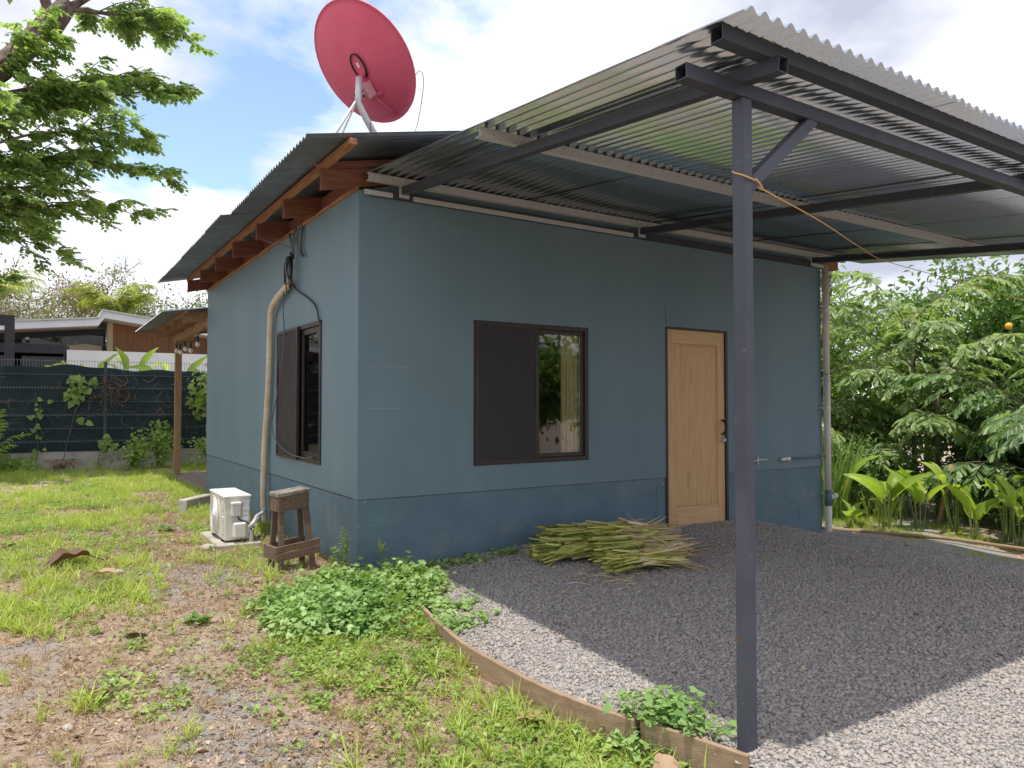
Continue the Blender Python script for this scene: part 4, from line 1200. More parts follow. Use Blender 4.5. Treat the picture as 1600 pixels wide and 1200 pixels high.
nb = empty('neighbour_house', (-1.0, 20, 0), 'modern low house with pale fascia and wood cladding behind the fence', 'house')
def pb_(pts, y0, y1):
    """prism from an x-z outline between y0 and y1"""
    n_ = len(pts)
    vs = [(x, y0, z) for x, z in pts] + [(x, y1, z) for x, z in pts]
    fs = [tuple(range(n_)), tuple(range(2 * n_ - 1, n_ - 1, -1))] + [(i, n_ + i, n_ + (i + 1) % n_, (i + 1) % n_) for i in range(n_)]
    return MB().add(vs, fs)
pb_([(-7, 3.05), (-0.72, 3.713), (-0.55, 3.95), (4.5, 3.28), (4.5, 3.50), (-0.60, 4.16), (-0.68, 3.92), (-7, 3.27)], 19.6, 19.66).build('fascia', 'fascia_white', nb)
pb_([(-7, 3.272), (-0.68, 3.925), (-0.60, 4.165), (4.5, 3.505), (4.5, 3.55), (-0.62, 4.215), (-0.70, 3.975), (-7, 3.32)], 19.55, 26).build('roof', 'roof_pale', nb)
pb_([(-7, 3.05), (-0.70, 3.72), (-0.56, 3.94), (4.5, 3.28), (4.5, 3.33), (-0.56, 3.99), (-0.72, 3.77), (-7, 3.10)], 19.67, 25.9).build('soffit', 'soffit', nb)
for i in range(9):
    x0 = -0.25 + i * 0.42
    zt = 3.93 - 0.131 * (x0 + 0.55)
    MB().box(x0 + 0.003, x0 + 0.417, 20.6 + 0.004 * (i % 2), 20.7, 2.9, min(zt, 3.93)).build('cladding_board', 'cladding', nb)
MB().box(-0.42, -0.26, 20.5, 20.72, 0, 3.95).build('column', 'beige_wall', nb)
MB().box(-1.50, 4.5, 20.0, 20.15, 0.0, 2.98).build('parapet', 'render_white', nb)
MB().box(-7, -1.55, 20.0, 20.25, 2.86, 3.12).build('beam', 'dark_beam', nb)
pb_([(-7, 3.06), (-0.44, 3.74), (-0.44, 3.50), (-0.9, 3.52), (-2.9, 3.30), (-7, 2.95)], 20.9, 20.95).build('window_head', 'dark_beam', nb)
pb_([(-7, 2.2), (-0.46, 2.2), (-0.46, 3.50), (-0.9, 3.515), (-2.9, 3.295), (-7, 2.945)], 20.92, 20.93).build('pane', 'far_glass', nb)
MB().box(-7, 4.4, 23.6, 23.7, 0, 3.3).build('back_wall', 'interior', nb)
MB().box(-7, 4.4, 21, 23.5, 2.0, 2.05).build('floor', 'interior', nb)
for xm in (-2.95, -0.47):
    MB().box(xm - 0.03, xm + 0.03, 20.88, 20.96, 2.2, 3.50).build('mullion', 'dark_beam', nb)
pb_([(-1.42, 2.9), (-0.55, 2.9), (-0.55, 3.18), (-1.0, 3.23), (-1.42, 3.17)], 20.8, 20.86).build('panel', 'beige_wall', nb)
MB().lathe([(0.0, 0.0), (0.05, 0.01), (0.06, 0.05), (0.03, 0.08)], (-2.50, 20.3, 3.25), (0, 0, 1), 12).build('lamp', 'white_plastic', nb, smooth=True)
gp = empty('black_gateway', (-3.1, 17, 0), 'black steel gateway post at the left edge beyond the fence', 'gateway')
MB().box(-2.93, -2.72, 17, 17.2, 0, 3.62).build('post', 'dark_beam', gp)
MB().box(-4.6, -2.93, 17, 17.2, 3.36, 3.62).build('lintel', 'dark_beam', gp)
MB().box(-4.6, -4.4, 17, 17.2, 0, 3.36).build('post', 'dark_beam', gp)

# ------------------------------------------------------------------ edging boards
def ribbon_board(pts, h, t, zfun):
    pts = smooth_pts([(x, y, 0) for x, y in pts], 4)
    m = MB(); n_ = len(pts); vs = []
    for i, p in enumerate(pts):
        d = (pts[min(i + 1, n_ - 1)] - pts[max(i - 1, 0)]).normalized()
        s_ = Vector((-d.y, d.x, 0)) * t / 2
        z = zfun(i / (n_ - 1))
        for q, zz in ((p - s_, z - h), (p + s_, z - h), (p + s_, z), (p - s_, z)):
            vs.append((q.x, q.y, zz))
    fs = []
    for i in range(n_ - 1):
        for k in range(4):
            fs.append((4 * i + k, 4 * i + (k + 1) % 4, 4 * i + 4 + (k + 1) % 4, 4 * i + 4 + k))
    fs += [(3, 2, 1, 0), tuple(range(4 * n_ - 4, 4 * n_))]
    return m.add(vs, fs)
tag(ribbon_board([(0.055, -1.06), (-0.03, -1.5), (-0.085, -1.9), (-0.08, -2.25), (-0.05, -2.6), (0.01, -2.87), (0.085, -3.12)], 0.14, 0.026, lambda t: 0.012 - 0.012 * t + 0.01 * math.sin(t * 5)).build('edging_board', 'board_wood', None, bevel=0.004), 'long bent wooden board edging the gravel between clover and post', 'board')
tag(ribbon_board([(0.11, -3.13), (0.20, -3.36), (0.275, -3.57)], 0.13, 0.026, lambda t: -0.012 - 0.02 * t).build('edging_board', 'board_wood', None, bevel=0.004), 'short wooden edging board ending at the foot of the carport post', 'board')
lg = MB().tube(smooth_pts([(6.9, 0.9, -0.35), (7.3, 0.1, -0.36), (7.6, -0.6, -0.35), (7.72, -1.3, -0.36), (7.9, -2.4, -0.37)], 5), [0.03 - 0.0006 * i for i in range(21)], 8)
tag(lg.build('edging_log', 'board_wood', None, smooth=True), 'thin log laid along the foot of the lime green plants', 'log')

# ------------------------------------------------------------------ cut stalk bundles
def stalk_bundle(name, a, b, rad, n_, label, mats, flare=0.5, tuft=True):
    root = empty(name, ((a[0] + b[0]) / 2, (a[1] + b[1]) / 2, min(a[2], b[2])), label, 'bundle', 'bundles of cut stalks on the gravel')
    a, b = np.array(a, float), np.array(b, float)
    d = b - a; L_ = np.linalg.norm(d); d /= L_
    s_ = np.cross(d, (0, 0, 1)); s_ /= np.linalg.norm(s_); u = np.cross(s_, d)
    for mi, (mt, share, t0, t1) in enumerate(mats):
        acc = Acc()
        for i in range(int(n_ * share)):
            rr_, an = rad * math.sqrt(rnd.random()), rnd.uniform(0, 6.283)
            off = s_ * rr_ * math.cos(an) * 1.25 + u * abs(rr_ * math.sin(an)) * 1.0
            ta, tb = t0 + rnd.uniform(-0.10, 0.10), t1 + rnd.uniform(-0.13, 0.08)
            pts = []
            w_ = rnd.uniform(0.004, 0.0115)
            jit = np.array([rnd.gauss(0, 0.03), rnd.gauss(0, 0.035), rnd.gauss(0, 0.020)])
            for k in range(5):
                t = ta + (tb - ta) * k / 4
                fl = 1 + flare * (2 * abs(t - 0.55)) ** 2 * 0.55
                p = a + d * L_ * t + off * fl + jit * (k - 2) * 0.6
                p = p + u * (0.03 * math.sin(math.pi * min(max(t, 0), 1)))
                pts.append(p)
            if i % 2:
                acc.mb(MB().tube(pts, [w_ * 0.7, w_, w_, w_ * 0.9, w_ * 0.35], 4))
            else:       # flat leaf blade
                q = unit(s_ * rnd.uniform(-1, 1) + u * rnd.uniform(-1, 1)) * w_ * 1.7
                Vb = np.array([p + q * k_ * sg for p, k_ in zip(pts, (0.6, 1, 1, 0.85, 0.15)) for sg in (-1, 1)])
                acc.add(Vb, [np.array([(2 * j, 2 * j + 1, 2 * j + 3, 2 * j + 2) for j in range(4)])])
        tag(acc.build('stalks', mt, root), kind='stuff')
    return root
G0 = 0.04
stalk_bundle('stalk_bundle', (1.66, -0.36, 0.10), (2.45, -0.52, 0.12), 0.15, 420, 'rear bundle of cut green stalks lying against the teal wall',
             [('stalk_green', 0.45, 0.0, 0.8), ('stalk_dark', 0.22, -0.05, 0.5), ('stalk_tan', 0.33, 0.42, 1.0)])
stalk_bundle('stalk_bundle', (1.42, -0.48, 0.06), (2.0, -0.68, 0.08), 0.095, 280, 'green front left bundle of cut stalks on the gravel',
             [('stalk_green', 0.6, 0.0, 0.8), ('stalk_dark', 0.22, 0.0, 0.7), ('stalk_tan', 0.18, 0.5, 1.0)])
stalk_bundle('stalk_bundle', (1.78, -0.82, 0.08), (2.58, -0.92, 0.08), 0.13, 440, 'front right bundle of cut stalks with tan dry butts',
             [('stalk_green', 0.36, 0.0, 0.75), ('stalk_dark', 0.16, 0.0, 0.6), ('stalk_tan', 0.48, 0.4, 1.0)])
stalk_bundle('stalk_bundle', (1.98, -0.55, 0.17), (2.66, -0.68, 0.16), 0.10, 260, 'topmost bundle of cut stalks, nearest to the door',
             [('stalk_green', 0.40, 0.0, 0.85), ('stalk_tan', 0.60, 0.35, 1.0)])
stalk_bundle('stalk_bundle', (1.72, -1.02, 0.05), (2.38, -1.16, 0.055), 0.08, 220, 'lowest small bundle of cut stalks nearest the camera',
             [('stalk_green', 0.40, 0.0, 0.85), ('stalk_dark', 0.15, 0.0, 0.6), ('stalk_tan', 0.45, 0.35, 1.0)])
lo = MB()
for i in range(150):
    x, y = rnd.gauss(2.0, 0.35), rnd.gauss(-1.15, 0.16)
    if i > 60: x, y = rnd.gauss(2.9, 0.25), rnd.gauss(-0.7, 0.2)
    z = float(gravel_z(x, y)) + rnd.uniform(0.008, 0.03)
    an, l_ = rnd.uniform(0, 6.28), rnd.uniform(0.06, 0.22)
    lo.tube([(x, y, z), (x + l_ * 0.5 * math.cos(an), y + l_ * 0.5 * math.sin(an), z + 0.012), (x + l_ * math.cos(an + 0.2), y + l_ * math.sin(an + 0.2), z)], [0.0035, 0.003, 0.0015], 4)
for a, b in (((2.12, -0.98, 0.12), (2.33, -1.38, 0.03)), ((2.2, -0.95, 0.14), (2.46, -1.35, 0.03)), ((2.02, -0.9, 0.13), (2.28, -1.2, 0.05)), ((2.55, -0.45, 0.22), (2.48, -0.36, 0.34)), ((3.08, -0.45, 0.12), (3.06, -0.4, 0.30))):
    lo.tube([a, ((a[0] + b[0]) / 2, (a[1] + b[1]) / 2, (a[2] + b[2]) / 2 + 0.01), b], [0.007, 0.006, 0.004], 5)
tag(lo.build('loose_straw', 'stalk_tan', None), 'loose straw scattered round the stalk bundles', 'straw', kind='stuff')

# ------------------------------------------------------------------ trees and palms
def T_sprig(n=5, lw=0.36, llen=0.34, droop=0.35, seed=1):
    """compound leaf of unit length: leaflet pairs along a drooping midrib"""
    rr = random.Random(seed)
    acc = Acc()
    P, D, S_ = [], [], []
    for i in range(n + 1):
        t = 0.18 + 0.82 * i / n
        z = -droop * t * t * 0.5
        for s_ in ((-1, 1) if i < n else (0,)):
            P.append((0, t * 0.92, z))
            D.append((s_ * 0.95 + rr.uniform(-0.15, 0.15), 0.55 + rr.uniform(-0.15, 0.15) + (0.8 if s_ == 0 else 0), -0.35 + rr.uniform(-0.3, 0.2)))
            S_.append(llen * rr.uniform(0.8, 1.15))
    V, F = spread(T_diamond(lw, 0.08, 0.08), frames(np.array(D)), np.array(P), np.array(S_))
    return V, F[0]
SPRIGS = [T_sprig(4, 0.40, 0.42, 0.4, s) for s in range(4)]

def leaf_cloud(acc, centers, rads, n_per, size, temp, up_bias=0.4, flat=0.7, jit=0.35):
    """leaves gathered round clump centres"""
    for c, r_ in zip(centers, rads):
        n_ = max(3, int(n_per * rnd.uniform(0.7, 1.3)))
        P = rng.normal(0, 1, (n_, 3)) * r_ * np.array([0.6, 0.6, 0.6 * flat]) + np.asarray(c)
        D = unit(rng.normal(0, 1, (n_, 3)) + (P - np.asarray(c)) / (r_ + 1e-6) * 0.8 + np.array([0, 0, -0.25]))
        V, F = spread(temp, frames(D, rng.normal(0, 0.7, n_)), P, size * rng.uniform(0.65, 1.25, n_))
        acc.add(V, F)

def limb(m, pts, r0, r1, n=7):
    k = len(pts)
    m.tube(pts, [r0 + (r1 - r0) * i / (k - 1) for i in range(k)], n)

def branch_spray(acc, wood, start, end, r0, twigs=12, tl=0.45, sprig=0.17, per=7, sag=0.0, spread_z=0.35, wk=1.0):
    a, b = np.array(start, float), np.array(end, float)
    d = b - a; L_ = np.linalg.norm(d)
    pts = []
    wob = rng.normal(0, 0.04 * L_, (6, 3)); wob[0] = 0
    for i in range(6):
        t = i / 5
        pts.append(a + d * t + wob[i] * 0.5 + np.array([0, 0, -sag * t * (t - 0.0) + sag * 0.3 * t]))
    sp = smooth_pts([tuple(p) for p in pts], 3)
    limb(wood, sp, r0, 0.0022 * wk, 6)
    sp = np.array([tuple(p) for p in sp]); dn = d / L_
    Ps, Ds = [], []
    for i in range(twigs):
        t = 0.22 + 0.78 * (i + rnd.random() * 0.8) / twigs
        k = min(len(sp) - 1, int(t * (len(sp) - 1)))
        p0 = sp[k]
        az = rnd.choice((-1, 1)) * rnd.uniform(0.5, 1.3)
        ca_, sa_ = math.cos(az), math.sin(az)
        td = np.array([dn[0] * ca_ - dn[1] * sa_, dn[0] * sa_ + dn[1] * ca_, dn[2] * 0.5 + rnd.uniform(-spread_z, spread_z)])
        l_ = tl * rnd.uniform(0.5, 1.2) * (1.15 - 0.55 * t)
        p1 = p0 + td * l_ * 0.55 + np.array([0, 0, 0.02]); p2 = p0 + td * l_ + np.array([0, 0, -0.06 * l_])
        wood.tube([tuple(p0), tuple(p1), tuple(p2)], [0.007 * wk, 0.005 * wk, 0.002 * wk], 4)
        for j in range(per):
            s_ = 0.25 + 0.75 * (j + rnd.random()) / per
            q = p0 + (p1 - p0) * min(1, s_ / 0.55) if s_ < 0.55 else p1 + (p2 - p1) * (s_ - 0.55) / 0.45
            az2 = rnd.uniform(-1.3, 1.3)
            dd = np.array([td[0] * math.cos(az2) - td[1] * math.sin(az2), td[0] * math.sin(az2) + td[1] * math.cos(az2), rnd.uniform(-0.45, 0.25)])
            Ps.append(q + rng.normal(0, 0.012, 3)); Ds.append(dd)
    for j in range(2 * twigs):          # leaves on the branch itself, out to its tip
        k = int((0.5 + 0.5 * (j + rnd.random()) / (2 * twigs)) * (len(sp) - 1))
        az2 = rnd.uniform(-1.2, 1.2)
        Ps.append(sp[k] + rng.normal(0, 0.01, 3)); Ds.append(np.array([dn[0] * math.cos(az2) - dn[1] * math.sin(az2), dn[0] * math.sin(az2) + dn[1] * math.cos(az2), rnd.uniform(-0.4, 0.4)]))
    Ps, Ds = np.array(Ps), np.array(Ds)
    for s_ in range(len(SPRIGS)):
        sel = np.arange(len(Ps)) % len(SPRIGS) == s_
        if sel.any():
            V, F = spread(SPRIGS[s_], frames(Ds[sel], rng.normal(0, 0.4, sel.sum())), Ps[sel], sprig * rng.uniform(0.7, 1.2, sel.sum()))
            acc.add(V, F)

# the big tree whose crown fills the upper left
bt = empty('shade_tree', (-12.5, 10.5, 0), 'large shade tree leaning in from the left over the yard', 'tree')
wood = MB()
limb(wood, smooth_pts([(-12.5, 10.5, -0.4), (-11.6, 10.6, 0.9), (-9.3, 10.8, 2.6), (-7.14, 11.00, 4.0), (-4.98, 11.17, 5.86), (-2.94, 11.24, 7.63), (-1.93, 11.26, 9.07)], 5), 0.42, 0.19, 14)
limb(wood, smooth_pts([(-2.00, 11.26, 8.95), (-1.86, 11.36, 9.50), (-1.98, 11.60, 10.82), (-1.62, 12.08, 12.50)], 4), 0.13, 0.05, 8)
limb(wood, smooth_pts([(-1.96, 11.26, 9.00), (-1.50, 11.17, 9.43), (-0.78, 11.00, 10.10), (0.30, 10.64, 11.06)], 4), 0.09, 0.04, 8)
limb(wood, smooth_pts([(-2.05, 11.26, 8.90), (-2.34, 11.12, 9.62), (-3.06, 10.64, 11.06)], 4), 0.11, 0.05, 8)
limb(wood, [(-2.10, 11.26, 8.71), (-1.91, 11.26, 9.05), (-1.79, 11.26, 9.29)], 0.22, 0.17, 10)
crown = Acc()
SPR = [  # start, end, radius, twigs
    ((-4.50, 11.17, 6.02), (0.49, 11.02, 8.35), 0.036, 17), ((-4.02, 11.17, 6.62), (-0.30, 11.84, 8.71), 0.028, 13),
    ((-1.93, 11.26, 9.14), (0.25, 10.88, 9.43), 0.025, 12), ((-1.86, 11.36, 9.19), (-0.06, 12.32, 9.98), 0.025, 11),
    ((-1.86, 11.36, 9.38), (-1.62, 10.40, 10.58), 0.025, 10), ((-2.10, 11.36, 9.26), (-3.30, 11.84, 10.34), 0.025, 10),
    ((-5.70, 11.12, 4.94), (0.30, 11.07, 6.41), 0.034, 17), ((-5.22, 11.17, 5.30), (-0.06, 11.96, 7.08), 0.030, 15),
    ((-5.22, 11.12, 5.18), (-0.47, 10.28, 7.03), 0.026, 13), ((-5.94, 11.12, 4.82), (-0.18, 11.48, 5.45), 0.030, 15),
    ((-5.94, 11.12, 4.70), (-1.26, 10.64, 5.78), 0.026, 13), ((-6.42, 11.02, 4.34), (-1.50, 11.24, 4.54), 0.028, 13),
    ((-6.42, 11.02, 4.22), (-2.22, 11.60, 5.18), 0.024, 12), ((-6.42, 11.02, 4.10), (-2.77, 11.36, 3.67), 0.022, 11),
    ((-4.26, 11.17, 6.38), (-1.26, 10.64, 7.75), 0.024, 12), ((-3.78, 11.19, 6.79), (-1.50, 12.32, 8.14), 0.022, 11),
    ((-3.30, 11.22, 7.27), (-2.10, 10.16, 8.42), 0.020, 9), ((-4.74, 11.17, 5.78), (-1.86, 13.04, 6.62), 0.024, 12),
    ((-5.46, 11.12, 5.06), (-2.10, 13.28, 5.42), 0.024, 12), ((-2.10, 11.36, 10.58), (-0.42, 11.60, 11.06), 0.02, 9),
    ((-4.74, 11.12, 5.78), (-2.70, 9.20, 6.74), 0.022, 9), ((-6.66, 10.88, 3.86), (-4.26, 9.44, 4.34), 0.022, 8),
    ((-7.62, 10.88, 2.90), (-10.98, 9.20, 5.78), 0.04, 14), ((-8.10, 10.88, 2.42), (-11.46, 13.04, 6.26), 0.04, 14), ((-5.46, 11.12, 5.30), (-8.10, 10.16, 8.66), 0.04, 14),
    ((-3.06, 10.64, 11.06), (-6.18, 10.16, 12.02), 0.03, 12), ((-1.74, 12.08, 12.26), (-2.82, 13.04, 14.42), 0.025, 10), ((0.30, 10.64, 11.06), (1.50, 9.92, 11.78), 0.02, 8), ((-1.62, 12.08, 12.50), (0.54, 12.56, 13.70), 0.02, 8)]
for a, b, r0, tw in SPR:
    branch_spray(crown, wood, a, b, r0 * 2.0, twigs=int(tw * 1.5), tl=1.0, sprig=0.27, per=10, sag=0.22, spread_z=0.55, wk=2.2)
wood.build('trunk', 'bark', bt, smooth=True)
crown.build('crown', 'leaf_big_tree', bt)

def round_tree(name, loc, h, rx, rz_, n_clump, n_leaf, size, mat, label, trunk_mat='twig_bark', group=None, twigs=0, z0=0.35, temp=None, cat='tree', tmat='pale_twig', skel=7):
    x, y, zb_ = loc
    root = empty(name, (x, y, zb_), label, cat, group)
    wood = MB()
    cs, rs = [], []
    for i in range(n_clump):
        u = unit(rng.normal(0, 1, 3)); rr_ = rng.uniform(0.35, 1.0) ** 0.6
        bump_ = 0.8 + 0.35 * math.sin(u[0] * 3.1 + x) * math.sin(u[1] * 2.7 + y)
        c = np.array([x, y, zb_ + h * (z0 + (1 - z0) * 0.5)]) + u * rr_ * bump_ * np.array([rx, rx, h * (1 - z0) * 0.5])
        cs.append(c); rs.append(rz_ * rng.uniform(0.6, 1.25))
    limb(wood, smooth_pts([(x, y, zb_ - 0.2), (x + rnd.uniform(-0.1, 0.1), y, zb_ + h * 0.25), (x + rnd.uniform(-0.2, 0.2), y + rnd.uniform(-0.2, 0.2), zb_ + h * 0.6)], 3), 0.03 + 0.022 * h, 0.02 + 0.005 * h, 7)
    for i in range(min(skel + n_clump // 5, n_clump)):
        c = cs[i]; t = rnd.uniform(0.2, 0.55)
        p0 = Vector((x, y, zb_ + h * t))
        limb(wood, smooth_pts([p0, p0.lerp(Vector(c), 0.5) + Vector((0, 0, 0.06 * h)), Vector(c)], 3), 0.016 + 0.005 * h, 0.005, 5)
    wood.build('trunk', trunk_mat, root, smooth=True)
    acc = Acc()
    leaf_cloud(acc, cs, rs, n_leaf, size, temp or T_diamond(0.26, 0.08, 0.12))
    acc.build('crown', mat, root)
    if twigs:
        tw = MB()
        for i in range(twigs):
            c = np.array(cs[rnd.randrange(len(cs))]); dd = unit(rng.normal(0, 1, 3) + np.array([0, 0, 0.8]))
            l_ = rnd.uniform(0.3, 0.9) * rz_ * 2.0
            p1 = c + dd * l_ * 0.5 + rng.normal(0, 0.05, 3); p2 = c + dd * l_
            tw.tube([tuple(c), tuple(p1), tuple(p2)], [0.022, 0.016, 0.007], 3)
            for q in range(2):
                d2 = unit(dd + rng.normal(0, 0.7, 3)); tw.tube([tuple(p1), tuple(p1 + d2 * l_ * 0.4)], [0.013, 0.005], 3)
        tw.build('twigs', tmat, root)
    return root

def frond(acc_leaf, wood, base, az, length, rise, droop, pairs, ll, lw, temp, leaf_droop=0.5, fwd=0.45, r0=0.012, start=0.15, vfold=0.3, jit=0.12, taper=True):
    """pinnate frond: arched midrib with leaflets both sides"""
    base = np.array(base, float)
    h = np.array([math.cos(az), math.sin(az), 0.0])
    pts = []; n_ = 12
    p = base.copy(); ang = rise
    for i in range(n_ + 1):
        pts.append(p.copy())
        p = p + (h * math.cos(ang) + np.array([0, 0, math.sin(ang)])) * length / n_
        ang -= droop / n_ * (0.5 + 1.0 * i / n_)
    pts = np.array(pts)
    wood.tube([tuple(q) for q in pts], [r0 * (1 - 0.85 * i / n_) + 0.001 for i in range(n_ + 1)], 4)
    side = np.array([-h[1], h[0], 0.0])
    P, D, S_ = [], [], []
    for i in range(pairs):
        t = start + (1 - start) * (i + 0.5) / pairs
        k = min(n_ - 1, int(t * n_)); fr_ = t * n_ - k
        q = pts[k] * (1 - fr_) + pts[k + 1] * fr_
        tg = unit(pts[k + 1] - pts[k])
        s_len = ll * (math.sin(math.pi * (0.12 + 0.80 * t)) ** 0.6 if taper else 1.0) * rnd.uniform(0.85, 1.1)
        for s_ in (-1, 1):
            dd = side * s_ * (1.0 - 0.4 * t) + tg * (fwd + 0.6 * t * t) + np.array([0, 0, vfold - leaf_droop * rnd.uniform(0.6, 1.4)])
            P.append(q); D.append(dd + rng.normal(0, jit, 3)); S_.append(s_len)
    P, D, S_ = np.array(P), np.array(D), np.array(S_)
    V, F = spread(temp, frames(D, rng.normal(0, 0.35, len(P))), P, S_)
    acc_leaf.add(V, F)

WEDGE = T_wedge(0.27); WEDGE2 = T_wedge(0.20)
LINEAR = T_blade(0.045, 0.7, 4); LANCE = T_paddle(4, 0.11, 0.5, 0.15, 0.0, 0.8, 1.0)
def palm(name, loc, h, n_fr, fl, label, mat, temp, pairs=20, ll=0.25, stem_r=0.05, lean=(0, 0), rise=(0.2, 1.2), droop=1.4, leaf_droop=0.6, sub=False, group=None, cat='palm', fronds_from=0.55, azs=None, fwd=0.45, start=0.15):
    x, y, z = loc
    root = empty(name, loc, label, cat, group)
    wood, acc = MB(), Acc()
    top = Vector((x + lean[0], y + lean[1], z + h))
    sp = smooth_pts([(x, y, z - 0.2), (x + lean[0] * 0.3, y + lean[1] * 0.3, z + h * 0.5), tuple(top)], 4)
    limb(wood, sp, stem_r, stem_r * 0.7, 8)
    for i in range(n_fr):
        t = fronds_from + (1 - fronds_from) * i / max(1, n_fr - 1)
        k = min(len(sp) - 1, int(t * (len(sp) - 1)))
        b = sp[k]
        az = (azs[i % len(azs)] if azs else i * 2.4 + rnd.uniform(-0.4, 0.4))
        rs = rise[0] + (rise[1] - rise[0]) * t + rnd.uniform(-0.15, 0.15)
        L_ = fl * rnd.uniform(0.8, 1.15)
        if not sub:
            frond(acc, wood, b, az, L_, rs, droop * rnd.uniform(0.8, 1.2), pairs, ll, 0.1, temp, leaf_droop, fwd=fwd, start=start)
        else:   # twice divided: side axes carry the leaflets
            h_ = np.array([math.cos(az), math.sin(az), 0.0]); p = np.array(tuple(b), float); ang = rs; n_ = 9
            pts = [p.copy()]
            for q in range(n_):
                p = p + (h_ * math.cos(ang) + np.array([0, 0, math.sin(ang)])) * L_ / n_
                ang -= droop / n_ * (0.5 + q / n_); pts.append(p.copy())
            wood.tube([tuple(q) for q in pts], [0.016 - 0.012 * q / n_ for q in range(n_ + 1)], 5)
            for q in range(2, n_ + 1):
                for s_ in (-1, 1):
                    a2 = az + s_ * (1.05 - 0.45 * q / n_) + rnd.uniform(-0.15, 0.15)
                    sl_ = L_ * 0.42 * math.sin(math.pi * (0.25 + 0.65 * q / n_)) * rnd.uniform(0.8, 1.15)
                    frond(acc, wood, pts[q], a2, sl_, ang * 0.3 + rnd.uniform(-0.1, 0.3), 0.8, pairs, ll, 0.1, temp, leaf_droop, fwd=0.6, r0=0.005, start=0.08, jit=0.2, taper=False)
    wood.build('stem', 'palm_stem' if stem_r > 0.03 else 'green_stem', root, smooth=True)
    acc.build('fronds', mat, root)
    return root

RG = -0.37
# right side: fishtail palms, back to front
FT = [((9.6, 3.0, RG), 3.0, 10, 1.9, 'tall fishtail palm with drooping pale fronds right of the downpipe', 'leaf_fishtail'),
      ((10.4, 1.3, RG), 3.1, 11, 2.0, 'tallest fishtail palm at the centre of the thicket', 'leaf_fishtail'),
      ((9.7, 0.55, RG), 1.9, 8, 1.7, 'middle fishtail palm with a frond arching left in the thicket', 'leaf_fishtail'),
      ((9.6, -1.05, RG), 1.75, 9, 1.8, 'dark glossy fishtail palm above the lime plants at the right edge', 'leaf_fishtail_deep'),
      ((10.8, -1.5, RG), 2.9, 10, 2.0, 'big fishtail palm with deep green fronds at the right edge', 'leaf_fishtail_deep'),
      ((9.0, 2.0, RG), 1.1, 7, 1.4, 'low fishtail palm beside the house corner behind the reeds', 'leaf_fishtail')]
for loc, h, nf, fl, lab, mt in FT:
    palm('fishtail_palm', loc, h, nf, fl, lab, mt, WEDGE2, pairs=13, ll=0.175, stem_r=0.045, sub=True, droop=1.5, leaf_droop=0.75, group='fishtail palms in the thicket', fronds_from=0.4, rise=(0.15, 1.1))
palm('coconut_palm', (8.9, 3.9, RG), 1.3, 8, 2.0, 'young coconut palm with fan of yellow green fronds behind the downpipe', 'leaf_coco', LINEAR, pairs=42, ll=0.55, stem_r=0.08, leaf_droop=0.25, droop=1.1, fronds_from=0.85, rise=(0.5, 1.2))
# leafy trees filling the thicket
TH = [((12.3, 4.4, RG), 4.7, 1.9, 'leaf_mid', 'mid green leafy tree at the back left of the thicket'),
      ((12.6, 2.2, RG), 5.0, 1.9, 'leaf_dark', 'dark leafy tree behind the tallest fishtail palm'),
      ((12.4, 0.2, RG), 4.6, 1.9, 'leaf_dark', 'dark leafy tree at the back right of the thicket'),
      ((12.0, -1.8, RG), 5.0, 1.8, 'leaf_mid', 'bright leafy tree hanging over the right edge of the thicket'),
      ((10.9, 0.1, RG), 1.9, 1.2, 'leaf_dark', 'low dark bush behind the lime green plants'),
      ((10.6, 2.6, RG), 1.9, 1.3, 'leaf_mid', 'low green bush behind the reeds by the house corner'),
      ((11.2, -2.3, RG), 2.2, 1.2, 'leaf_dark', 'low dark bush at the right edge under the palms'),
      ((9.0, 4.9, RG), 2.6, 1.2, 'leaf_mid', 'leafy bush half hidden behind the house corner')]
for loc, h, rx, mt, lab in TH:
    big = h > 3
    round_tree('leafy_tree' if big else 'leafy_bush', loc, h, rx, 0.42, 95 if big else 55, 85, 0.15, mt, lab, z0=0.05 if not big else 0.12, temp=LANCE if mt == 'leaf_mid' else T_diamond(0.24, 0.08, 0.12), cat='tree' if big else 'bush', group='leafy trees and bushes of the thicket')
LOWB = [((9.3, 1.6, RG), 1.0, 'leaf_mid', 'knee high green bush left of the paddle plants'), ((9.5, -0.2, RG), 0.9, 'leaf_fishtail_deep', 'low grey green bush behind the leaning stake'),
        ((9.2, -1.2, RG), 0.8, 'leaf_mid', 'low leafy bush behind the cupped lime plants'), ((9.0, -2.0, RG), 0.9, 'leaf_dark', 'low dark leafy bush at the right edge of the picture')]
for loc, h, mt, lab in LOWB:
    round_tree('leafy_bush', loc, h, 0.55, 0.26, 40, 55, 0.10, mt, lab, z0=0.0, temp=LANCE, cat='bush', group='leafy trees and bushes of the thicket')
# creepers low down: ferny bush
round_tree('leafy_bush', (9.0, 1.0, RG), 1.3, 0.7, 0.28, 34, 60, 0.11, 'leaf_fishtail_deep', 'small grey green bush between the reeds and the paddle plants', z0=0.0, temp=LANCE, cat='bush')
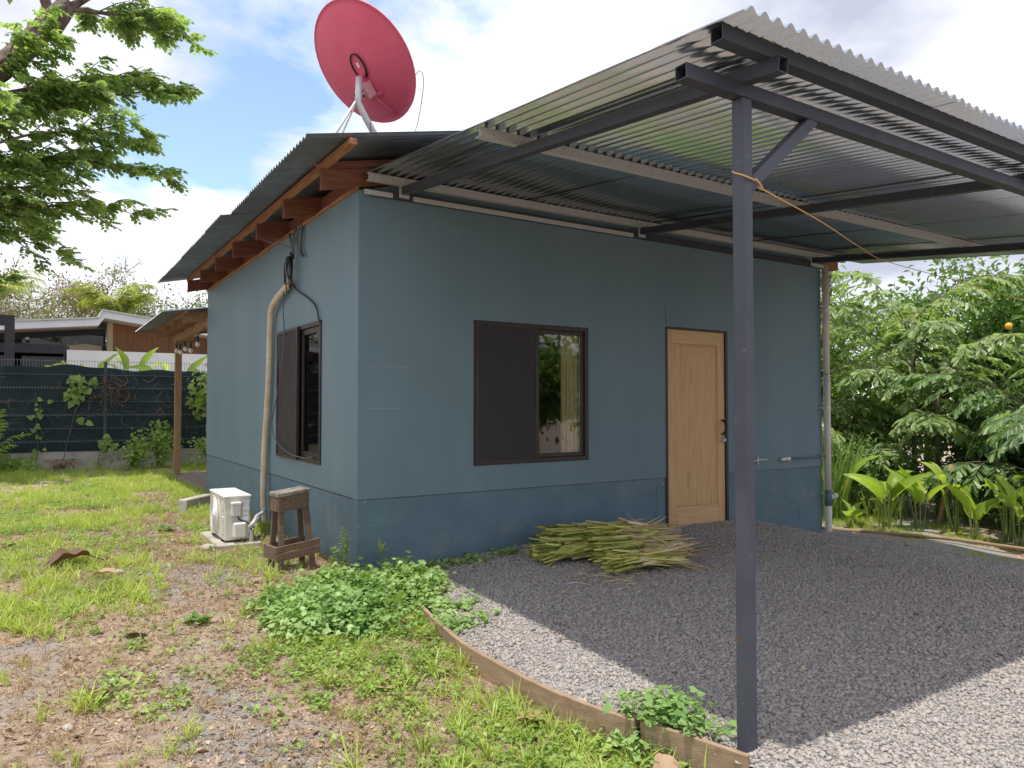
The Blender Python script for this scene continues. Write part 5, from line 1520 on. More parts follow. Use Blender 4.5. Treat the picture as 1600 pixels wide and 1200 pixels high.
# reed clump by the house corner
def reed(name, loc, n_, h, label, mat, spread_=0.35, w=0.014, cat='plant'):
    root = empty(name, loc, label, cat)
    acc = Acc()
    P = np.array(loc) + np.stack([rng.normal(0, spread_ * 0.35, n_), rng.normal(0, spread_ * 0.35, n_), np.zeros(n_)], 1)
    D = np.stack([rng.normal(0, 0.16, n_), rng.normal(0, 0.16, n_), np.ones(n_)], 1)
    S_ = h * rng.uniform(0.6, 1.1, n_)
    V, F = spread(T_blade(w, 0.35, 5), frames(D, rng.uniform(0, 6.28, n_), up=(0.2, 1, 0.1)), P, S_)
    acc.add(V, F)
    acc.build('blades', mat, root)
    return root
reed('reed_clump', (7.7, 1.15, RG), 120, 1.35, 'clump of tall upright reeds beside the downpipe', 'leaf_mid')
reed('reed_clump', (8.2, 0.55, RG), 60, 0.55, 'short sparse tuft of reeds right of the tall reed clump', 'leaf_yellow', w=0.02)
# lime green paddle plants along the log
def paddle_plant(loc, n_, h, ls, label, mat='leaf_paddle', spread_=0.5, temp_seed=0, group='lime paddle plants along the log', name='paddle_plant', wl=0.165, tilt=0.4, hlo=0.55):
    root = empty(name, loc, label, 'plant', group)
    x, y, z = loc
    for i in range(n_):
        az = temp_seed * 1.7 + i * 2.4 + rnd.uniform(-0.5, 0.5)
        hh = h * rnd.uniform(hlo, 1.0)
        out = spread_ * rnd.uniform(0.15, 0.6) * hh
        b = Vector((x + 0.04 * math.cos(az), y + 0.04 * math.sin(az), z - 0.03))
        t = Vector((x + out * math.cos(az), y + out * math.sin(az), z + hh))
        m = MB().tube(smooth_pts([b, b.lerp(t, 0.5) + Vector((0, 0, 0.06 * hh)), t], 3), [0.011, 0.010, 0.009, 0.009, 0.008, 0.007, 0.006], 6)
        m.build('stalk', 'green_stem', root, smooth=True)
        tilt_ = tilt * rnd.uniform(0.5, 2.2)
        T = T_paddle(8, wl * rnd.uniform(0.65, 1.3), rnd.uniform(0.3, 1.9), rnd.uniform(0.05, 0.22), 0.02, 0.85, 1.0, seed=i + temp_seed * 7)
        d = np.array([[math.cos(az) * tilt_, math.sin(az) * tilt_, 1.0]])
        V, F = spread(T, frames(d, np.array([rnd.uniform(-1.1, 1.1)]), up=(-math.cos(az) + rnd.uniform(-0.5, 0.5), -math.sin(az) + rnd.uniform(-0.5, 0.5), 0.3)), np.array([tuple(t)]), np.array([ls * rnd.uniform(0.5, 1.15)]))
        np_mesh('leaf', V, F, mat, root, smooth=True)
    return root
PP = [((7.75, 0.25, RG), 3, 0.34, 0.46, 'pair of big lime leaves, leftmost paddle plant along the log'),
      ((7.95, -0.10, RG), 3, 0.36, 0.42, 'lime paddle plant leaning right, second from the left along the log'),
      ((8.35, -0.35, RG), 6, 0.52, 0.26, 'bushy yellow green plant behind the paddle plants'),
      ((8.05, -0.75, RG), 3, 0.28, 0.34, 'low lime paddle plant with broad drooping leaves at the log'),
      ((8.25, -1.05, RG), 4, 0.50, 0.26, 'lime plant with cupped leaves, third from the right edge'),
      ((8.00, -1.28, RG), 4, 0.36, 0.30, 'lime paddle plant with cupped leaves near the right edge'),
      ((7.95, -1.62, RG), 3, 0.22, 0.36, 'lime paddle plant cut by the right edge of the picture'),
      ((7.55, 0.62, RG), 2, 0.14, 0.28, 'small drooping sprout of a paddle plant at the log'),
      ((8.3, 1.25, RG), 3, 0.45, 0.62, 'large dark paddle leaves hanging behind the reeds')]
for i, (loc, n_, h, ls, lab) in enumerate(PP):
    paddle_plant(loc, n_ + 3, h * 1.4, ls * 1.35, lab, mat='leaf_paddle' if i != 8 else 'leaf_mid', temp_seed=i)
tag(MB().tube([(8.45, -0.05, RG - 0.1), (8.5, -0.25, 0.52)], 0.03, 8).build('wooden_stake', 'board_wood', None, smooth=True), 'slanting wooden stake among the lime plants', 'stake')
# orange fruits in the trees
for p_, lab in (((9.4, -1.05, 2.95), 'orange fruit hanging high at the right edge below the carport roof'), ((9.3, -0.65, 2.45), 'orange fruit among leaves at the right below the rope')):
    tag(MB().lathe([(0.0, -0.05), (0.035, -0.04), (0.05, 0.0), (0.035, 0.04), (0.0, 0.05)], p_, (0, 0, 1), 12).build('fruit', 'fruit_orange', None, smooth=True), lab, 'fruit', 'orange fruits in the trees')
# brown dead fronds
dd_ = empty('dead_frond', (9.4, -0.6, 0.6), 'dry brown palm frond hanging dead among the green fronds', 'frond')
acc, wd = Acc(), MB()
for (b, az, L_) in (((10.0, -0.35, 1.05), 2.9, 1.0), ((10.1, -0.3, 0.95), 2.5, 0.8), ((9.9, -1.5, 0.9), 2.6, 0.9)):
    frond(acc, wd, b, az, L_, 0.1, 1.8, 20, 0.22, 0.1, T_blade(0.05, 0.9, 3), 0.9)
acc.build('leaflets', 'dry_leaf_brown', dd_); wd.build('midrib', 'dry_twig', dd_)

# left background, beyond the fence
BGG = [((-3.9, 31, 0), 7.6, 3.0, 'leaf_scrub', 'pale half bare scrub tree behind the neighbour house at the left'),
       ((-0.6, 33, 0), 8.0, 3.2, 'leaf_scrub', 'pale twiggy scrub tree above the roof peak'),
       ((2.6, 32, 0), 7.2, 2.8, 'leaf_scrub_green', 'greener scrub tree above the porch roof'),
       ((5.6, 30, 0), 6.8, 2.6, 'leaf_scrub_green', 'green scrub tree behind the house corner'),
       ((-7.2, 29, 0), 7.2, 2.6, 'leaf_scrub_green', 'green scrub tree at the left edge of the picture')]
for i, (loc, h, rx, mt, lab) in enumerate(BGG):
    round_tree('scrub_tree', loc, h, rx, 0.55, 200, 75, 0.135, mt, lab, z0=0.15, twigs=420 if mt == 'leaf_scrub' else 120, group='scrub trees on the far left', tmat='pale_twig', trunk_mat='pale_twig')
palm('coconut_palm', (0.25, 26.5, 0), 5.0, 14, 2.3, 'coconut palm rising behind the neighbour roof peak', 'leaf_coco', T_blade(0.07, 0.7, 4), pairs=44, ll=0.62, stem_r=0.12, leaf_droop=0.45, droop=1.7, fronds_from=0.9, rise=(0.1, 1.35))
palm('coconut_palm', (-3.9, 21.0, 0), 4.4, 12, 2.4, 'coconut palm with yellow fronds at the left edge above the fence', 'leaf_coco', LINEAR, pairs=46, ll=0.60, stem_r=0.12, leaf_droop=0.5, droop=1.8, fronds_from=0.9, rise=(0.2, 1.3), azs=[0.2, -0.2, 0.7, 2.2, 3.2, 4.2, 5.2, 0.0, 1.3, -0.6, 0.45, 2.8])
for (x, y, n_, h, lab) in ((-1.75, 13.85, 4, 1.75, 'banana leaves above the fence below the dark beam'), (-1.2, 13.9, 3, 1.72, 'short banana leaves beside the white parapet above the fence'), (-0.3, 13.9, 3, 1.8, 'single long banana leaf slanting over the fence'), (0.45, 13.8, 4, 1.65, 'banana leaf tips over the fence beside the porch post')):
    paddle_plant((x, y, -0.1), n_, h * 1.33, 0.8, lab, mat='leaf_vine', hlo=0.88, spread_=0.35, temp_seed=int(abs(x) * 3) + 1, group='banana plants behind the fence', name='banana_plant', wl=0.16, tilt=0.7)
round_tree('leafy_bush', (1.25, 12.2, -0.1), 2.75, 0.45, 0.25, 26, 26, 0.15, 'leaf_vine', 'sparse yellow green shrub behind the string lights', z0=0.3, temp=T_diamond(0.34, 0.08, 0.1), cat='bush')
# ferny plant at the left edge
palm('fern_shrub', (-2.95, 12.4, -0.05), 0.55, 12, 0.85, 'feathery light green shrub at the left edge before the fence', 'leaf_vine', LANCE, pairs=12, ll=0.17, stem_r=0.02, leaf_droop=0.5, droop=1.0, fronds_from=0.2, rise=(0.3, 1.2), cat='shrub')
# vines on the fence
def vine(name, paths, label, leaf_n, size, mat, wood_mat='dry_twig', r=0.008, leaf_pts=None, cat='vine'):
    root = empty(name, (paths[0][0][0], fyl(paths[0][0][0]) - 0.14, paths[0][0][1]), label, cat, 'vines on the fence')
    wd = MB(); P = []
    for pth in paths:
        sp = smooth_pts([(x, fyl(x) - 0.14 - rnd.uniform(0, 0.05), z) for x, z in pth], 5)
        wd.tube(sp, [r * (1 - 0.6 * i / len(sp)) for i in range(len(sp))], 4)
        P += [tuple(q) for q in sp]
    wd.build('stem', wood_mat, root)
    if leaf_n:
        P = np.array(leaf_pts if leaf_pts is not None else P)
        Q = P[rng.integers(0, len(P), leaf_n)] + rng.normal(0, 0.05, (leaf_n, 3)) * np.array([1, 0.3, 1])
        D = np.stack([rng.normal(0, 0.7, leaf_n), -0.3 + rng.normal(0, 0.3, leaf_n), -0.3 + rng.normal(0, 0.6, leaf_n)], 1)
        V, F = spread(T_heart(0.42), frames(D, None, up=(0, -1, 0.4)), Q, size * rng.uniform(0.6, 1.2, leaf_n))
        acc = Acc(); acc.add(V, F); acc.build('leaves', mat, root)
    return root
vine('leafy_vine', [[(-1.7, 0.1), (-1.62, 0.6), (-1.5, 1.2), (-1.45, 1.9), (-1.35, 2.0)], [(-1.5, 1.2), (-1.3, 1.6), (-1.2, 1.9)], [(-1.5, 1.0), (-1.3, 1.2), (-1.1, 1.05)]], 'vine with large pale leaves climbing the middle of the fence', 46, 0.15, 'leaf_vine',
     leaf_pts=[(x, fyl(x) - 0.2, z) for x, z in [(-1.5, 1.9), (-1.4, 1.75), (-1.3, 1.85), (-1.45, 1.6), (-1.55, 1.65), (-1.25, 1.7), (-1.4, 1.45), (-1.5, 1.4), (-1.2, 1.15), (-1.3, 1.0), (-1.6, 1.55), (-1.15, 1.85)]])
vine('leafy_vine', [[(-2.2, 0.0), (-2.16, 0.5), (-2.2, 1.0), (-2.1, 1.4)]], 'thin vine with small leaves low on the left part of the fence', 22, 0.11, 'leaf_vine')
vine('leafy_vine', [[(0.75, 1.95), (0.8, 1.6), (0.85, 1.25), (1.0, 1.15), (1.15, 1.35), (1.2, 1.7)], [(0.9, 1.2), (0.92, 0.7)]], 'hanging vine loop on the fence right of the porch post', 26, 0.11, 'leaf_vine')
vine('leafy_vine', [[(-1.05, 0.0), (-1.0, 0.35), (-0.9, 0.55), (-0.7, 0.4)]], 'low vine with bright leaves at the foot of the fence centre', 26, 0.13, 'leaf_vine')
tw = []
for i in range(60):
    x, z = -0.75 + rnd.gauss(0, 0.24), 1.62 + rnd.gauss(0, 0.22)
    an = rnd.uniform(0, 6.28); l_ = rnd.uniform(0.15, 0.5)
    tw.append([(x, z), (x + l_ * 0.5 * math.cos(an), z + l_ * 0.5 * math.sin(an)), (x + l_ * math.cos(an + 0.7), z + l_ * math.sin(an + 0.7))])
vine('dry_vine', tw, 'tangle of dry brown vine twigs around the fence post', 0, 0, None, r=0.008)
tw = []
for i in range(90):
    x = rnd.uniform(-3.1, 1.3); z = rnd.uniform(0.5, 2.0)
    an = rnd.uniform(-2.2, -0.9) if rnd.random() < 0.6 else rnd.uniform(0, 6.28); l_ = rnd.uniform(0.15, 0.6)
    tw.append([(x, z), (x + l_ * 0.5 * math.cos(an), z + l_ * 0.5 * math.sin(an)), (x + l_ * math.cos(an + 0.6), z + l_ * math.sin(an + 0.6))])
vine('dry_vine', tw, 'thin bare vine twigs spread over the whole fence cloth', 0, 0, None, r=0.0045)
# weeds along the fence foot
for (x, y, h, r_, n_, mt, lab) in ((0.15, 12.4, 1.0, 0.35, 18, 'leaf_vine', 'bright green weed bush in front of the fence beside the porch post'), (-0.35, 12.2, 0.75, 0.28, 12, 'leaf_herb', 'leafy weed left of the porch post'), (1.0, 11.9, 0.7, 0.3, 12, 'leaf_vine', 'low weed bush between porch post and house'), (-2.6, 12.7, 0.3, 0.4, 12, 'leaf_herb', 'flat green weeds at the left foot of the fence')):
    round_tree('weed_bush', (x, y, -0.05), h, r_, 0.17, n_, 26, 0.10, mt, lab, z0=0.0, temp=T_diamond(0.36, 0.08, 0.1), trunk_mat='green_stem', cat='weed', group='weeds along the fence', skel=3)
dp = empty('dead_plant', (-1.75, 12.6, -0.05), 'withered brown plant heap at the foot of the fence', 'plant')
acc, wd = Acc(), MB()
for i in range(14):
    frond(acc, wd, (-1.75 + rnd.gauss(0, 0.12), 12.6, 0.0), i * 2.4, 0.34, 1.2, 1.6, 9, 0.13, 0.1, T_blade(0.07, 0.9, 3), 0.9)
acc.build('leaves', 'dry_leaf_tan', dp); wd.build('stem', 'dry_twig', dp)

# trees standing behind the camera (the windows and the metal reflect them)
for i, (x, y, lab) in enumerate(((-9, -21, 'leafy tree behind the camera, left'), (-2, -23, 'leafy tree behind the camera, centre left'), (4.2, -14, 'leafy tree behind the camera, centre right'), (9.5, -11.5, 'leafy tree behind the camera, right'), (-17, 4, 'leafy tree beyond the yard left of the camera'), (-16, 13, 'leafy tree in the far left corner of the yard'))):
    round_tree('leafy_tree', (x, y, -0.2), 4.2, 2.3, 0.5, 90, 60, 0.24, 'leaf_mid', lab, z0=0.08, group='trees round the yard outside the picture')

# ------------------------------------------------------------------ ground cover
def stone_tmpl(seed, flat=0.6):
    r_ = np.random.default_rng(seed)
    bm = bmesh.new()
    for i in range(11):
        u = unit(r_.normal(0, 1, 3)) * r_.uniform(0.75, 1.0)
        bm.verts.new((u[0] * 0.5 * r_.uniform(0.9, 1.35), u[1] * 0.5 * 0.8, u[2] * 0.5 * flat))
    res = bmesh.ops.convex_hull(bm, input=bm.verts)
    bmesh.ops.delete(bm, geom=list({g for g in res['geom_interior'] + res['geom_unused'] if isinstance(g, bmesh.types.BMVert)}), context='VERTS')
    bm.verts.ensure_lookup_table(); bm.verts.index_update()
    V = np.array([tuple(v.co) for v in bm.verts]); F = np.array([[v.index for v in f.verts] for f in bm.faces if len(f.verts) == 3])
    bm.free()
    return V, [F]
stones = [template(*stone_tmpl(s), 'gravel_stone') for s in range(7)]
pebbles = [template(*stone_tmpl(20 + s, 0.7), 'pebble_brown') for s in range(4)]
def rots(n_, tilt=0.4):
    return np.stack([rng.normal(0, tilt, n_), rng.normal(0, tilt, n_), rng.uniform(0, 6.283, n_)], 1)
# gravel on the drive: closer spacing where the photo shows single stones
def in_view(x, y, m=0.15):
    dx, dy = x - cam.location.x, y - cam.location.y
    fwd = dx * math.sin(_yaw) + dy * math.cos(_yaw); sd = dx * math.cos(_yaw) - dy * math.sin(_yaw)
    return (fwd > 0.5) & (np.abs(sd) < fwd * 0.72 + m + 0.6)
n_ = 270000
y = rng.uniform(-5.6, 0.0, n_); x = rng.uniform(-0.1, 6.6, n_)
keep = (x > edge_x(y) + 0.02) & in_view(x, y) & (x < 6.42 + 0.1 * np.sin(y * 3))
x, y = x[keep], y[keep]
z = gravel_z(x, y) - 0.12 * sstep(6.25, 6.45, x)
sz = rng.gamma(5, 0.0205 / 5, len(x)).clip(0.007, 0.05)
scatter('gravel', np.stack([x, y, z + sz * 0.10], 1), rots(len(x), 0.45), sz, stones, 'grey crushed gravel covering the drive under the carport', 'gravel')
# leaf bits and twigs blown onto the drive
n_ = 1500
y = rng.uniform(-5.2, -0.05, n_); x = rng.uniform(0, 6.3, n_)
keep = (x > edge_x(y) + 0.05) & in_view(x, y) & (rng.random(n_) < 0.15 + 0.85 * (vnC(x + 2, y + 7, 1.9) > 0.55)); x, y = x[keep], y[keep]
GBITS = np.stack([x, y, gravel_z(x, y) + 0.013], 1)
# gravel strewn over the yard path
PATH = np.array([(-0.75, 4.5), (-0.95, 3.0), (-1.05, 1.6), (-1.15, 0.4), (-1.25, -0.6), (-1.15, -1.5), (-1.2, -2.4), (-1.35, -3.4)])
def path_d(x, y):
    px_ = np.interp(y, PATH[::-1, 1], PATH[::-1, 0])
    return np.abs(x - px_)
n_ = 60000
y = rng.uniform(-3.6, 6.0, n_); x = rng.uniform(-3.2, 0.2, n_)
dens = np.exp(-(path_d(x, y) / 0.33) ** 2) * 0.9 + 0.8 * (vnB(x + 30, y + 30, 1.1) > 0.62) + 0.10 + 0.5 * np.exp(-((x + 0.25) / 0.3) ** 2) * (y > 0.2)
keep = (rng.random(n_) < dens * 0.45) & in_view(x, y) & ~((y < 0.1) & (x > edge_x(y) - 0.03)) & (x < -0.02 + 10 * (y < 0))
x, y = x[keep], y[keep]
sz = rng.gamma(8, 0.018 / 8, len(x)).clip(0.006, 0.036)
scatter('yard_gravel', np.stack([x, y, soil_z(x, y) + sz * 0.05], 1), rots(len(x), 0.5), sz, stones[:5] + pebbles, 'thin gravel strewn over the bare yard path', 'gravel')

def tuft(seed, n_, h, w, lean, mat, bend=(0.2, 0.9)):
    r_ = np.random.default_rng(seed)
    acc = Acc()
    for i in range(n_):
        az = r_.uniform(0, 6.283); tl = abs(r_.normal(0, lean))
        d = np.array([[math.cos(az) * tl, math.sin(az) * tl, 1.0]])
        V, F = spread(T_blade(w, r_.uniform(*bend), 3), frames(d, None, up=(-math.cos(az), -math.sin(az), 0.4)), np.array([[r_.normal(0, 0.012), r_.normal(0, 0.012), -0.005]]), np.array([h * r_.uniform(0.5, 1.1)]))
        acc.add(V, F)
    return template(np.concatenate(acc.V), acc.F, mat)
def rosette(seed, n_, ls, h, temp, mat, stem=0.5):
    """low leafy plant: leaves on short stalks"""
    r_ = np.random.default_rng(seed)
    P = np.stack([r_.normal(0, h * 0.55, n_), r_.normal(0, h * 0.55, n_), r_.uniform(0.3, 1.0, n_) * h], 1)
    D = np.stack([P[:, 0] / h + r_.normal(0, 0.4, n_), P[:, 1] / h + r_.normal(0, 0.4, n_), r_.normal(-0.05, 0.2, n_)], 1)
    V, F = spread(temp, frames(D, r_.normal(0, 0.3, n_)), P, ls * r_.uniform(0.6, 1.2, n_))
    acc = Acc(); acc.add(V, F)
    V2, F2 = spread(T_blade(0.03, 0.2, 2), frames(P + 1e-4, None, up=(0.3, 1, 0.2)), np.zeros((n_, 3)), np.linalg.norm(P, axis=1))
    acc.add(V2, F2)
    return template(np.concatenate(acc.V), acc.F, mat)
grass_t = [tuft(s, 15, 0.13, 0.026, 0.45, 'grass_blade') for s in range(5)]
grass_l = [tuft(30 + s, 16, 0.21, 0.020, 0.50, 'grass_blade', (0.4, 1.3)) for s in range(3)]
dry_t = [tuft(60 + s, 10, 0.09, 0.026, 0.8, 'grass_dry', (0.2, 1.0)) for s in range(4)]
herb_t = [rosette(90 + s, 9, 0.032, 0.045, T_diamond(0.36, 0.06, 0.1), 'leaf_herb') for s in range(4)]
clover_t = [rosette(120 + s, 10, 0.034, 0.09, T_heart(0.5), 'leaf_clover') for s in range(5)]
vine_t = [rosette(150 + s, 7, 0.042, 0.05, T_heart(0.48), 'leaf_clover') for s in range(4)]

def free(x, y):
    """yard points not on the drive, house, slab"""
    return ~((y < 0.05) & (x > edge_x(y) - 0.02)) & ~((x > -0.01) & (y > -0.01) & (y < 6.3)) & ~((x > -0.76) & (x < -0.32) & (y > 1.54) & (y < 2.46)) & ~((x > -0.02) & (y > 6.3) & (y < 9.9))
def green(x, y):
    lawn = sstep(1.0, 3.2, y) * 0.95
    left = sstep(-1.05, -1.7, x) * sstep(-1.3, 0.2, y) * 0.75
    strip = sstep(-1.0, -0.55, x) * (y < 0.1) * 0.42
    base = np.maximum.reduce([lawn, left, strip, np.full_like(x, 0.10)])
    patch = np.clip((0.5 * vnA(x + 13, y + 13, 1.3) + 0.5 * vnC(x + 3, y + 3, 4.1) - 0.43) * 7.0, 0, 1)
    return np.clip(base * (0.07 + 1.35 * patch), 0, 1) * (1 - 0.9 * np.exp(-(path_d(x, y) / 0.30) ** 2) * (y < 4.2))
# short lawn grass
n_ = 90000
y = rng.uniform(-3.7, 13.1, n_); x = rng.uniform(-4.6, 1.8, n_)
wgt = np.clip(1.25 - 0.05 * np.clip(y, 0, 13), 0.35, 1.1)
keep = (rng.random(n_) < green(x, y) * wgt * 0.48) & free(x, y) & in_view(x, y)
x, y = x[keep], y[keep]
scatter('grass', np.stack([x, y, soil_z(x, y) - 0.004], 1), rots(len(x), 0.15), rng.gamma(6, 0.66 / 6, len(x)).clip(0.25, 1.3), grass_t, 'short patchy green grass over the yard', 'grass')
# longer tufts
n_ = 4200
y = rng.uniform(-3.7, 12.9, n_); x = rng.uniform(-4.2, 1.5, n_)
keep = (rng.random(n_) < green(x, y) * 0.5 + 0.05) & free(x, y) & in_view(x, y)
x, y = x[keep], y[keep]
ex = np.array([(-1.55, 1.15), (-1.5, 1.3), (-1.42, 1.2), (-1.6, 1.32), (-0.98, 1.1), (-0.9, 1.0), (-0.85, 1.25), (-0.72, 0.75), (-0.66, 0.6), (-0.78, 0.85), (-0.62, 0.15), (-0.7, 0.1), (-0.28, -0.25),
               (-0.28, -2.62), (-0.22, -2.72), (-0.12, -3.0), (0.0, -3.15), (-0.05, -3.2), (0.08, -3.35), (-0.18, -3.25), (0.12, -3.52), (-0.02, -3.4), (-1.55, -2.1), (-1.62, -2.2), (-1.15, -2.75), (-1.05, -2.72), (-1.9, -1.6)])
x = np.concatenate([x, np.repeat(ex[:, 0], 2) + rng.normal(0, 0.03, 2 * len(ex))]); y = np.concatenate([y, np.repeat(ex[:, 1], 2) + rng.normal(0, 0.03, 2 * len(ex))])
xp = rng.normal(-0.25, 0.35, 110); yp = rng.normal(-0.75, 0.3, 110); kp = free(xp, yp) & (xp < 0.0)
x = np.concatenate([x, xp[kp]]); y = np.concatenate([y, yp[kp]])
sc_ = rng.uniform(0.6, 1.15, len(x))
scatter('long_grass', np.stack([x, y, soil_z(x, y) - 0.004], 1), rots(len(x), 0.12), sc_, grass_l, 'longer grass tufts standing out of the yard', 'grass')
# dry grass
n_ = 42000
y = rng.uniform(-3.7, 6.5, n_); x = rng.uniform(-3.6, 0.3, n_)
dn = np.clip(0.5 - 0.4 * green(x, y) + 0.5 * (vnC(x + 9, y + 5, 2.1) - 0.4), 0.03, 0.9)
keep = (rng.random(n_) < dn * 0.62) & free(x, y) & in_view(x, y)
x, y = x[keep], y[keep]
scatter('dry_grass', np.stack([x, y, soil_z(x, y) - 0.006], 1), rots(len(x), 0.6), rng.uniform(0.35, 1.15, len(x)), dry_t, 'dry brown grass stubble on the bare soil', 'grass')
# litter flakes
flake = []
for s in range(5):
    T = T_paddle(3, 0.32, 0.9, 0.2, 0.08, 0.8, 1.0, seed=200 + s)
    flake.append(template(T[0], T[1], 'litter'))
n_ = 75000
y = rng.uniform(-3.7, 7.0, n_); x = rng.uniform(-3.6, 0.2, n_)
keep = (rng.random(n_) < 0.25 + 0.5 * (vnA(x + 7, y + 3, 2.3) > 0.5)) & free(x, y) & in_view(x, y)
x, y = x[keep], y[keep]
scatter('leaf_litter', np.stack([x, y, soil_z(x, y) + 0.004], 1), rots(len(x), 0.5), rng.gamma(4, 0.020 / 4, len(x)).clip(0.008, 0.07), flake, 'small dry leaf flakes littering the soil', 'litter')
scatter('drive_litter', GBITS, rots(len(GBITS), 0.4), rng.gamma(4, 0.022 / 4, len(GBITS)).clip(0.008, 0.06), flake, 'small brown leaf bits scattered on the gravel drive', 'litter')
# straws
straw = [template(*[t_ if i == 0 else t_ for i, t_ in enumerate(T_blade(0.014, 0.3, 3))], 'grass_dry')]
n_ = 7000
y = rng.uniform(-3.7, 4.0, n_); x = rng.uniform(-3.2, 0.2, n_)
keep = free(x, y) & in_view(x, y); x, y = x[keep], y[keep]
scatter('straw', np.stack([x, y, soil_z(x, y) + 0.010], 1), np.stack([rng.normal(0, 0.12, len(x)), rng.normal(0, 0.3, len(x)), rng.uniform(0, 6.28, len(x))], 1), rng.uniform(0.05, 0.22, len(x)), straw, 'dry straws lying on the soil', 'straw')
# herbs hugging the ground
n_ = 44000
y = rng.uniform(-3.7, 9.5, n_); x = rng.uniform(-3.8, 1.3, n_)
hd = np.clip((0.6 * vnC(x + 23, y + 3, 1.3) + 0.4 * vnA(x, y + 31, 3.1) - 0.50) * 5, 0, 1)
near_board = np.exp(-((x - (edge_x(y) - 0.38)) / 0.34) ** 2) * (y < -0.9) * (y > -3.4)
mid = np.exp(-(((x + 0.75) / 0.35) ** 2 + ((y + 1.9) / 0.35) ** 2)) + np.exp(-(((x + 0.95) / 0.3) ** 2 + ((y + 1.35) / 0.22) ** 2))
dn = np.clip(hd * (0.35 + 0.5 * sstep(1.5, 3.5, y)) * (1 - 0.9 * np.exp(-(path_d(x, y) / 0.3) ** 2)) + near_board * (0.25 + hd) * 0.8 + mid * 0.9, 0, 1)
keep = (rng.random(n_) < dn * 0.75) & free(x, y) & in_view(x, y)
x, y = x[keep], y[keep]
scatter('ground_herbs', np.stack([x, y, soil_z(x, y)], 1), rots(len(x), 0.15), rng.uniform(0.5, 1.25, len(x)), herb_t, 'low creeping green herbs between grass and gravel', 'herbs')
# the lush heart leaved patch at the house corner
def patch_h(x, y):
    a = np.exp(-(((x + 0.20) / 0.52) ** 2 + ((y + 0.62) / 0.45) ** 2))
    b = np.exp(-(((x + 0.55) / 0.36) ** 2 + ((y + 0.95) / 0.5) ** 2))
    c = np.exp(-(((x - 0.22) / 0.22) ** 2 + ((y + 0.45) / 0.28) ** 2))
    return np.clip(a + 0.75 * b + 0.55 * c, 0, 1.2)
n_ = 9000
x = rng.uniform(-1.5, 0.7, n_); y = rng.uniform(-2.1, 0.35, n_)
ph = patch_h(x, y) * (0.45 + 1.0 * vnB(x + 5, y + 5, 4.3))
keep = (rng.random(n_) < np.clip(ph * 1.7 - 0.50, 0, 1) * 0.75) & ~((x > -0.03) & (y > -0.04)) & ~((x > edge_x(y) - 0.02) & (y < -1.05))
x, y, ph = x[keep], y[keep], ph[keep]
gz = np.maximum(soil_z(x, y), np.where(x > edge_x(y), gravel_z(x, y), -1))
lift = rng.uniform(0.0, 1.0, len(x)) ** 1.5 * 0.13 * np.clip(ph - 0.35, 0, 1)
scatter('clover_patch', np.stack([x, y, gz + lift], 1), rots(len(x), 0.35), rng.uniform(0.5, 1.25, len(x)), clover_t + herb_t[:2], 'lush patch of heart leaved creeper at the house corner', 'ground cover')
# creeper near the post and leaves along the wall foot
x = np.concatenate([rng.normal(0.28, 0.09, 70), rng.normal(0.14, 0.10, 50), rng.normal(0.05, 0.12, 60), rng.uniform(0.3, 1.35, 60), rng.normal(0.15, 0.12, 50)])
y = np.concatenate([rng.normal(-3.14, 0.09, 70), rng.normal(-3.2, 0.10, 50), rng.normal(-1.4, 0.15, 60), rng.uniform(-0.22, -0.04, 60), rng.normal(-1.15, 0.12, 50)])
gz = np.where(x > edge_x(y), gravel_z(x, y), soil_z(x, y))
k_ = np.arange(len(x)) < 120
scatter('creeper', np.stack([x, y, gz + np.where(k_, rng.uniform(0, 0.09, len(x)), 0.0)], 1), rots(len(x), 0.25), rng.uniform(0.5, 1.05, len(x)), vine_t, 'bright creeper growing by the carport post and along the wall foot', 'creeper')
# right side verge
n_ = 9000
x = rng.uniform(6.5, 8.6, n_); y = rng.uniform(-3.0, 2.2, n_)
keep = rng.random(n_) < np.clip((vnA(x + 2, y + 2, 2.2) - 0.35) * 2.2, 0, 1) * np.where(x > 7.4, 0.9, 0.35)
x, y = x[keep], y[keep]
scatter('verge_grass', np.stack([x, y, soil_z(x, y)], 1), rots(len(x), 0.2), rng.uniform(0.35, 0.9, len(x)), grass_t + herb_t[:2] + dry_t[:1], 'sparse grass on the sandy strip before the lime plants', 'grass')

# tall weeds at the house corner
wd_ = empty('tall_weed', (-0.16, -0.10, 0.0), 'tall feathery weed standing against the house corner', 'weed')
acc, sm = Acc(), MB()
for (dx, dy, h_) in ((0, 0, 0.42), (0.03, 0.03, 0.34), (-0.06, 0.04, 0.26)):
    b = np.array([-0.16 + dx, -0.12 + dy, 0.0])
    sm.tube([tuple(b), tuple(b + [0.01, 0, h_ * 0.5]), tuple(b + [0.02, 0.01, h_])], [0.005, 0.004, 0.002], 5)
    k = 60
    t = rng.uniform(0.2, 1, k); P = b + np.stack([0.02 * t, 0.01 * t, h_ * t], 1)
    az = rng.uniform(0, 6.28, k)
    D = np.stack([np.cos(az), np.sin(az), rng.uniform(0.1, 0.9, k)], 1)
    V, F = spread(T_diamond(0.12, 0.04, 0.1), frames(D), P, 0.07 * (1.2 - 0.6 * t) * rng.uniform(0.8, 1.3, k)); acc.add(V, F)
acc.build('leaves', 'leaf_herb', wd_); sm.build('stem', 'green_stem', wd_)
wd_ = empty('tall_weed', (0.13, -0.16, 0.0), 'small upright weed rising from the clover in front of the wall', 'weed')
acc, sm = Acc(), MB()
sm.tube([(0.13, -0.16, 0.0), (0.135, -0.16, 0.13), (0.13, -0.17, 0.24)], [0.004, 0.003, 0.002], 5)
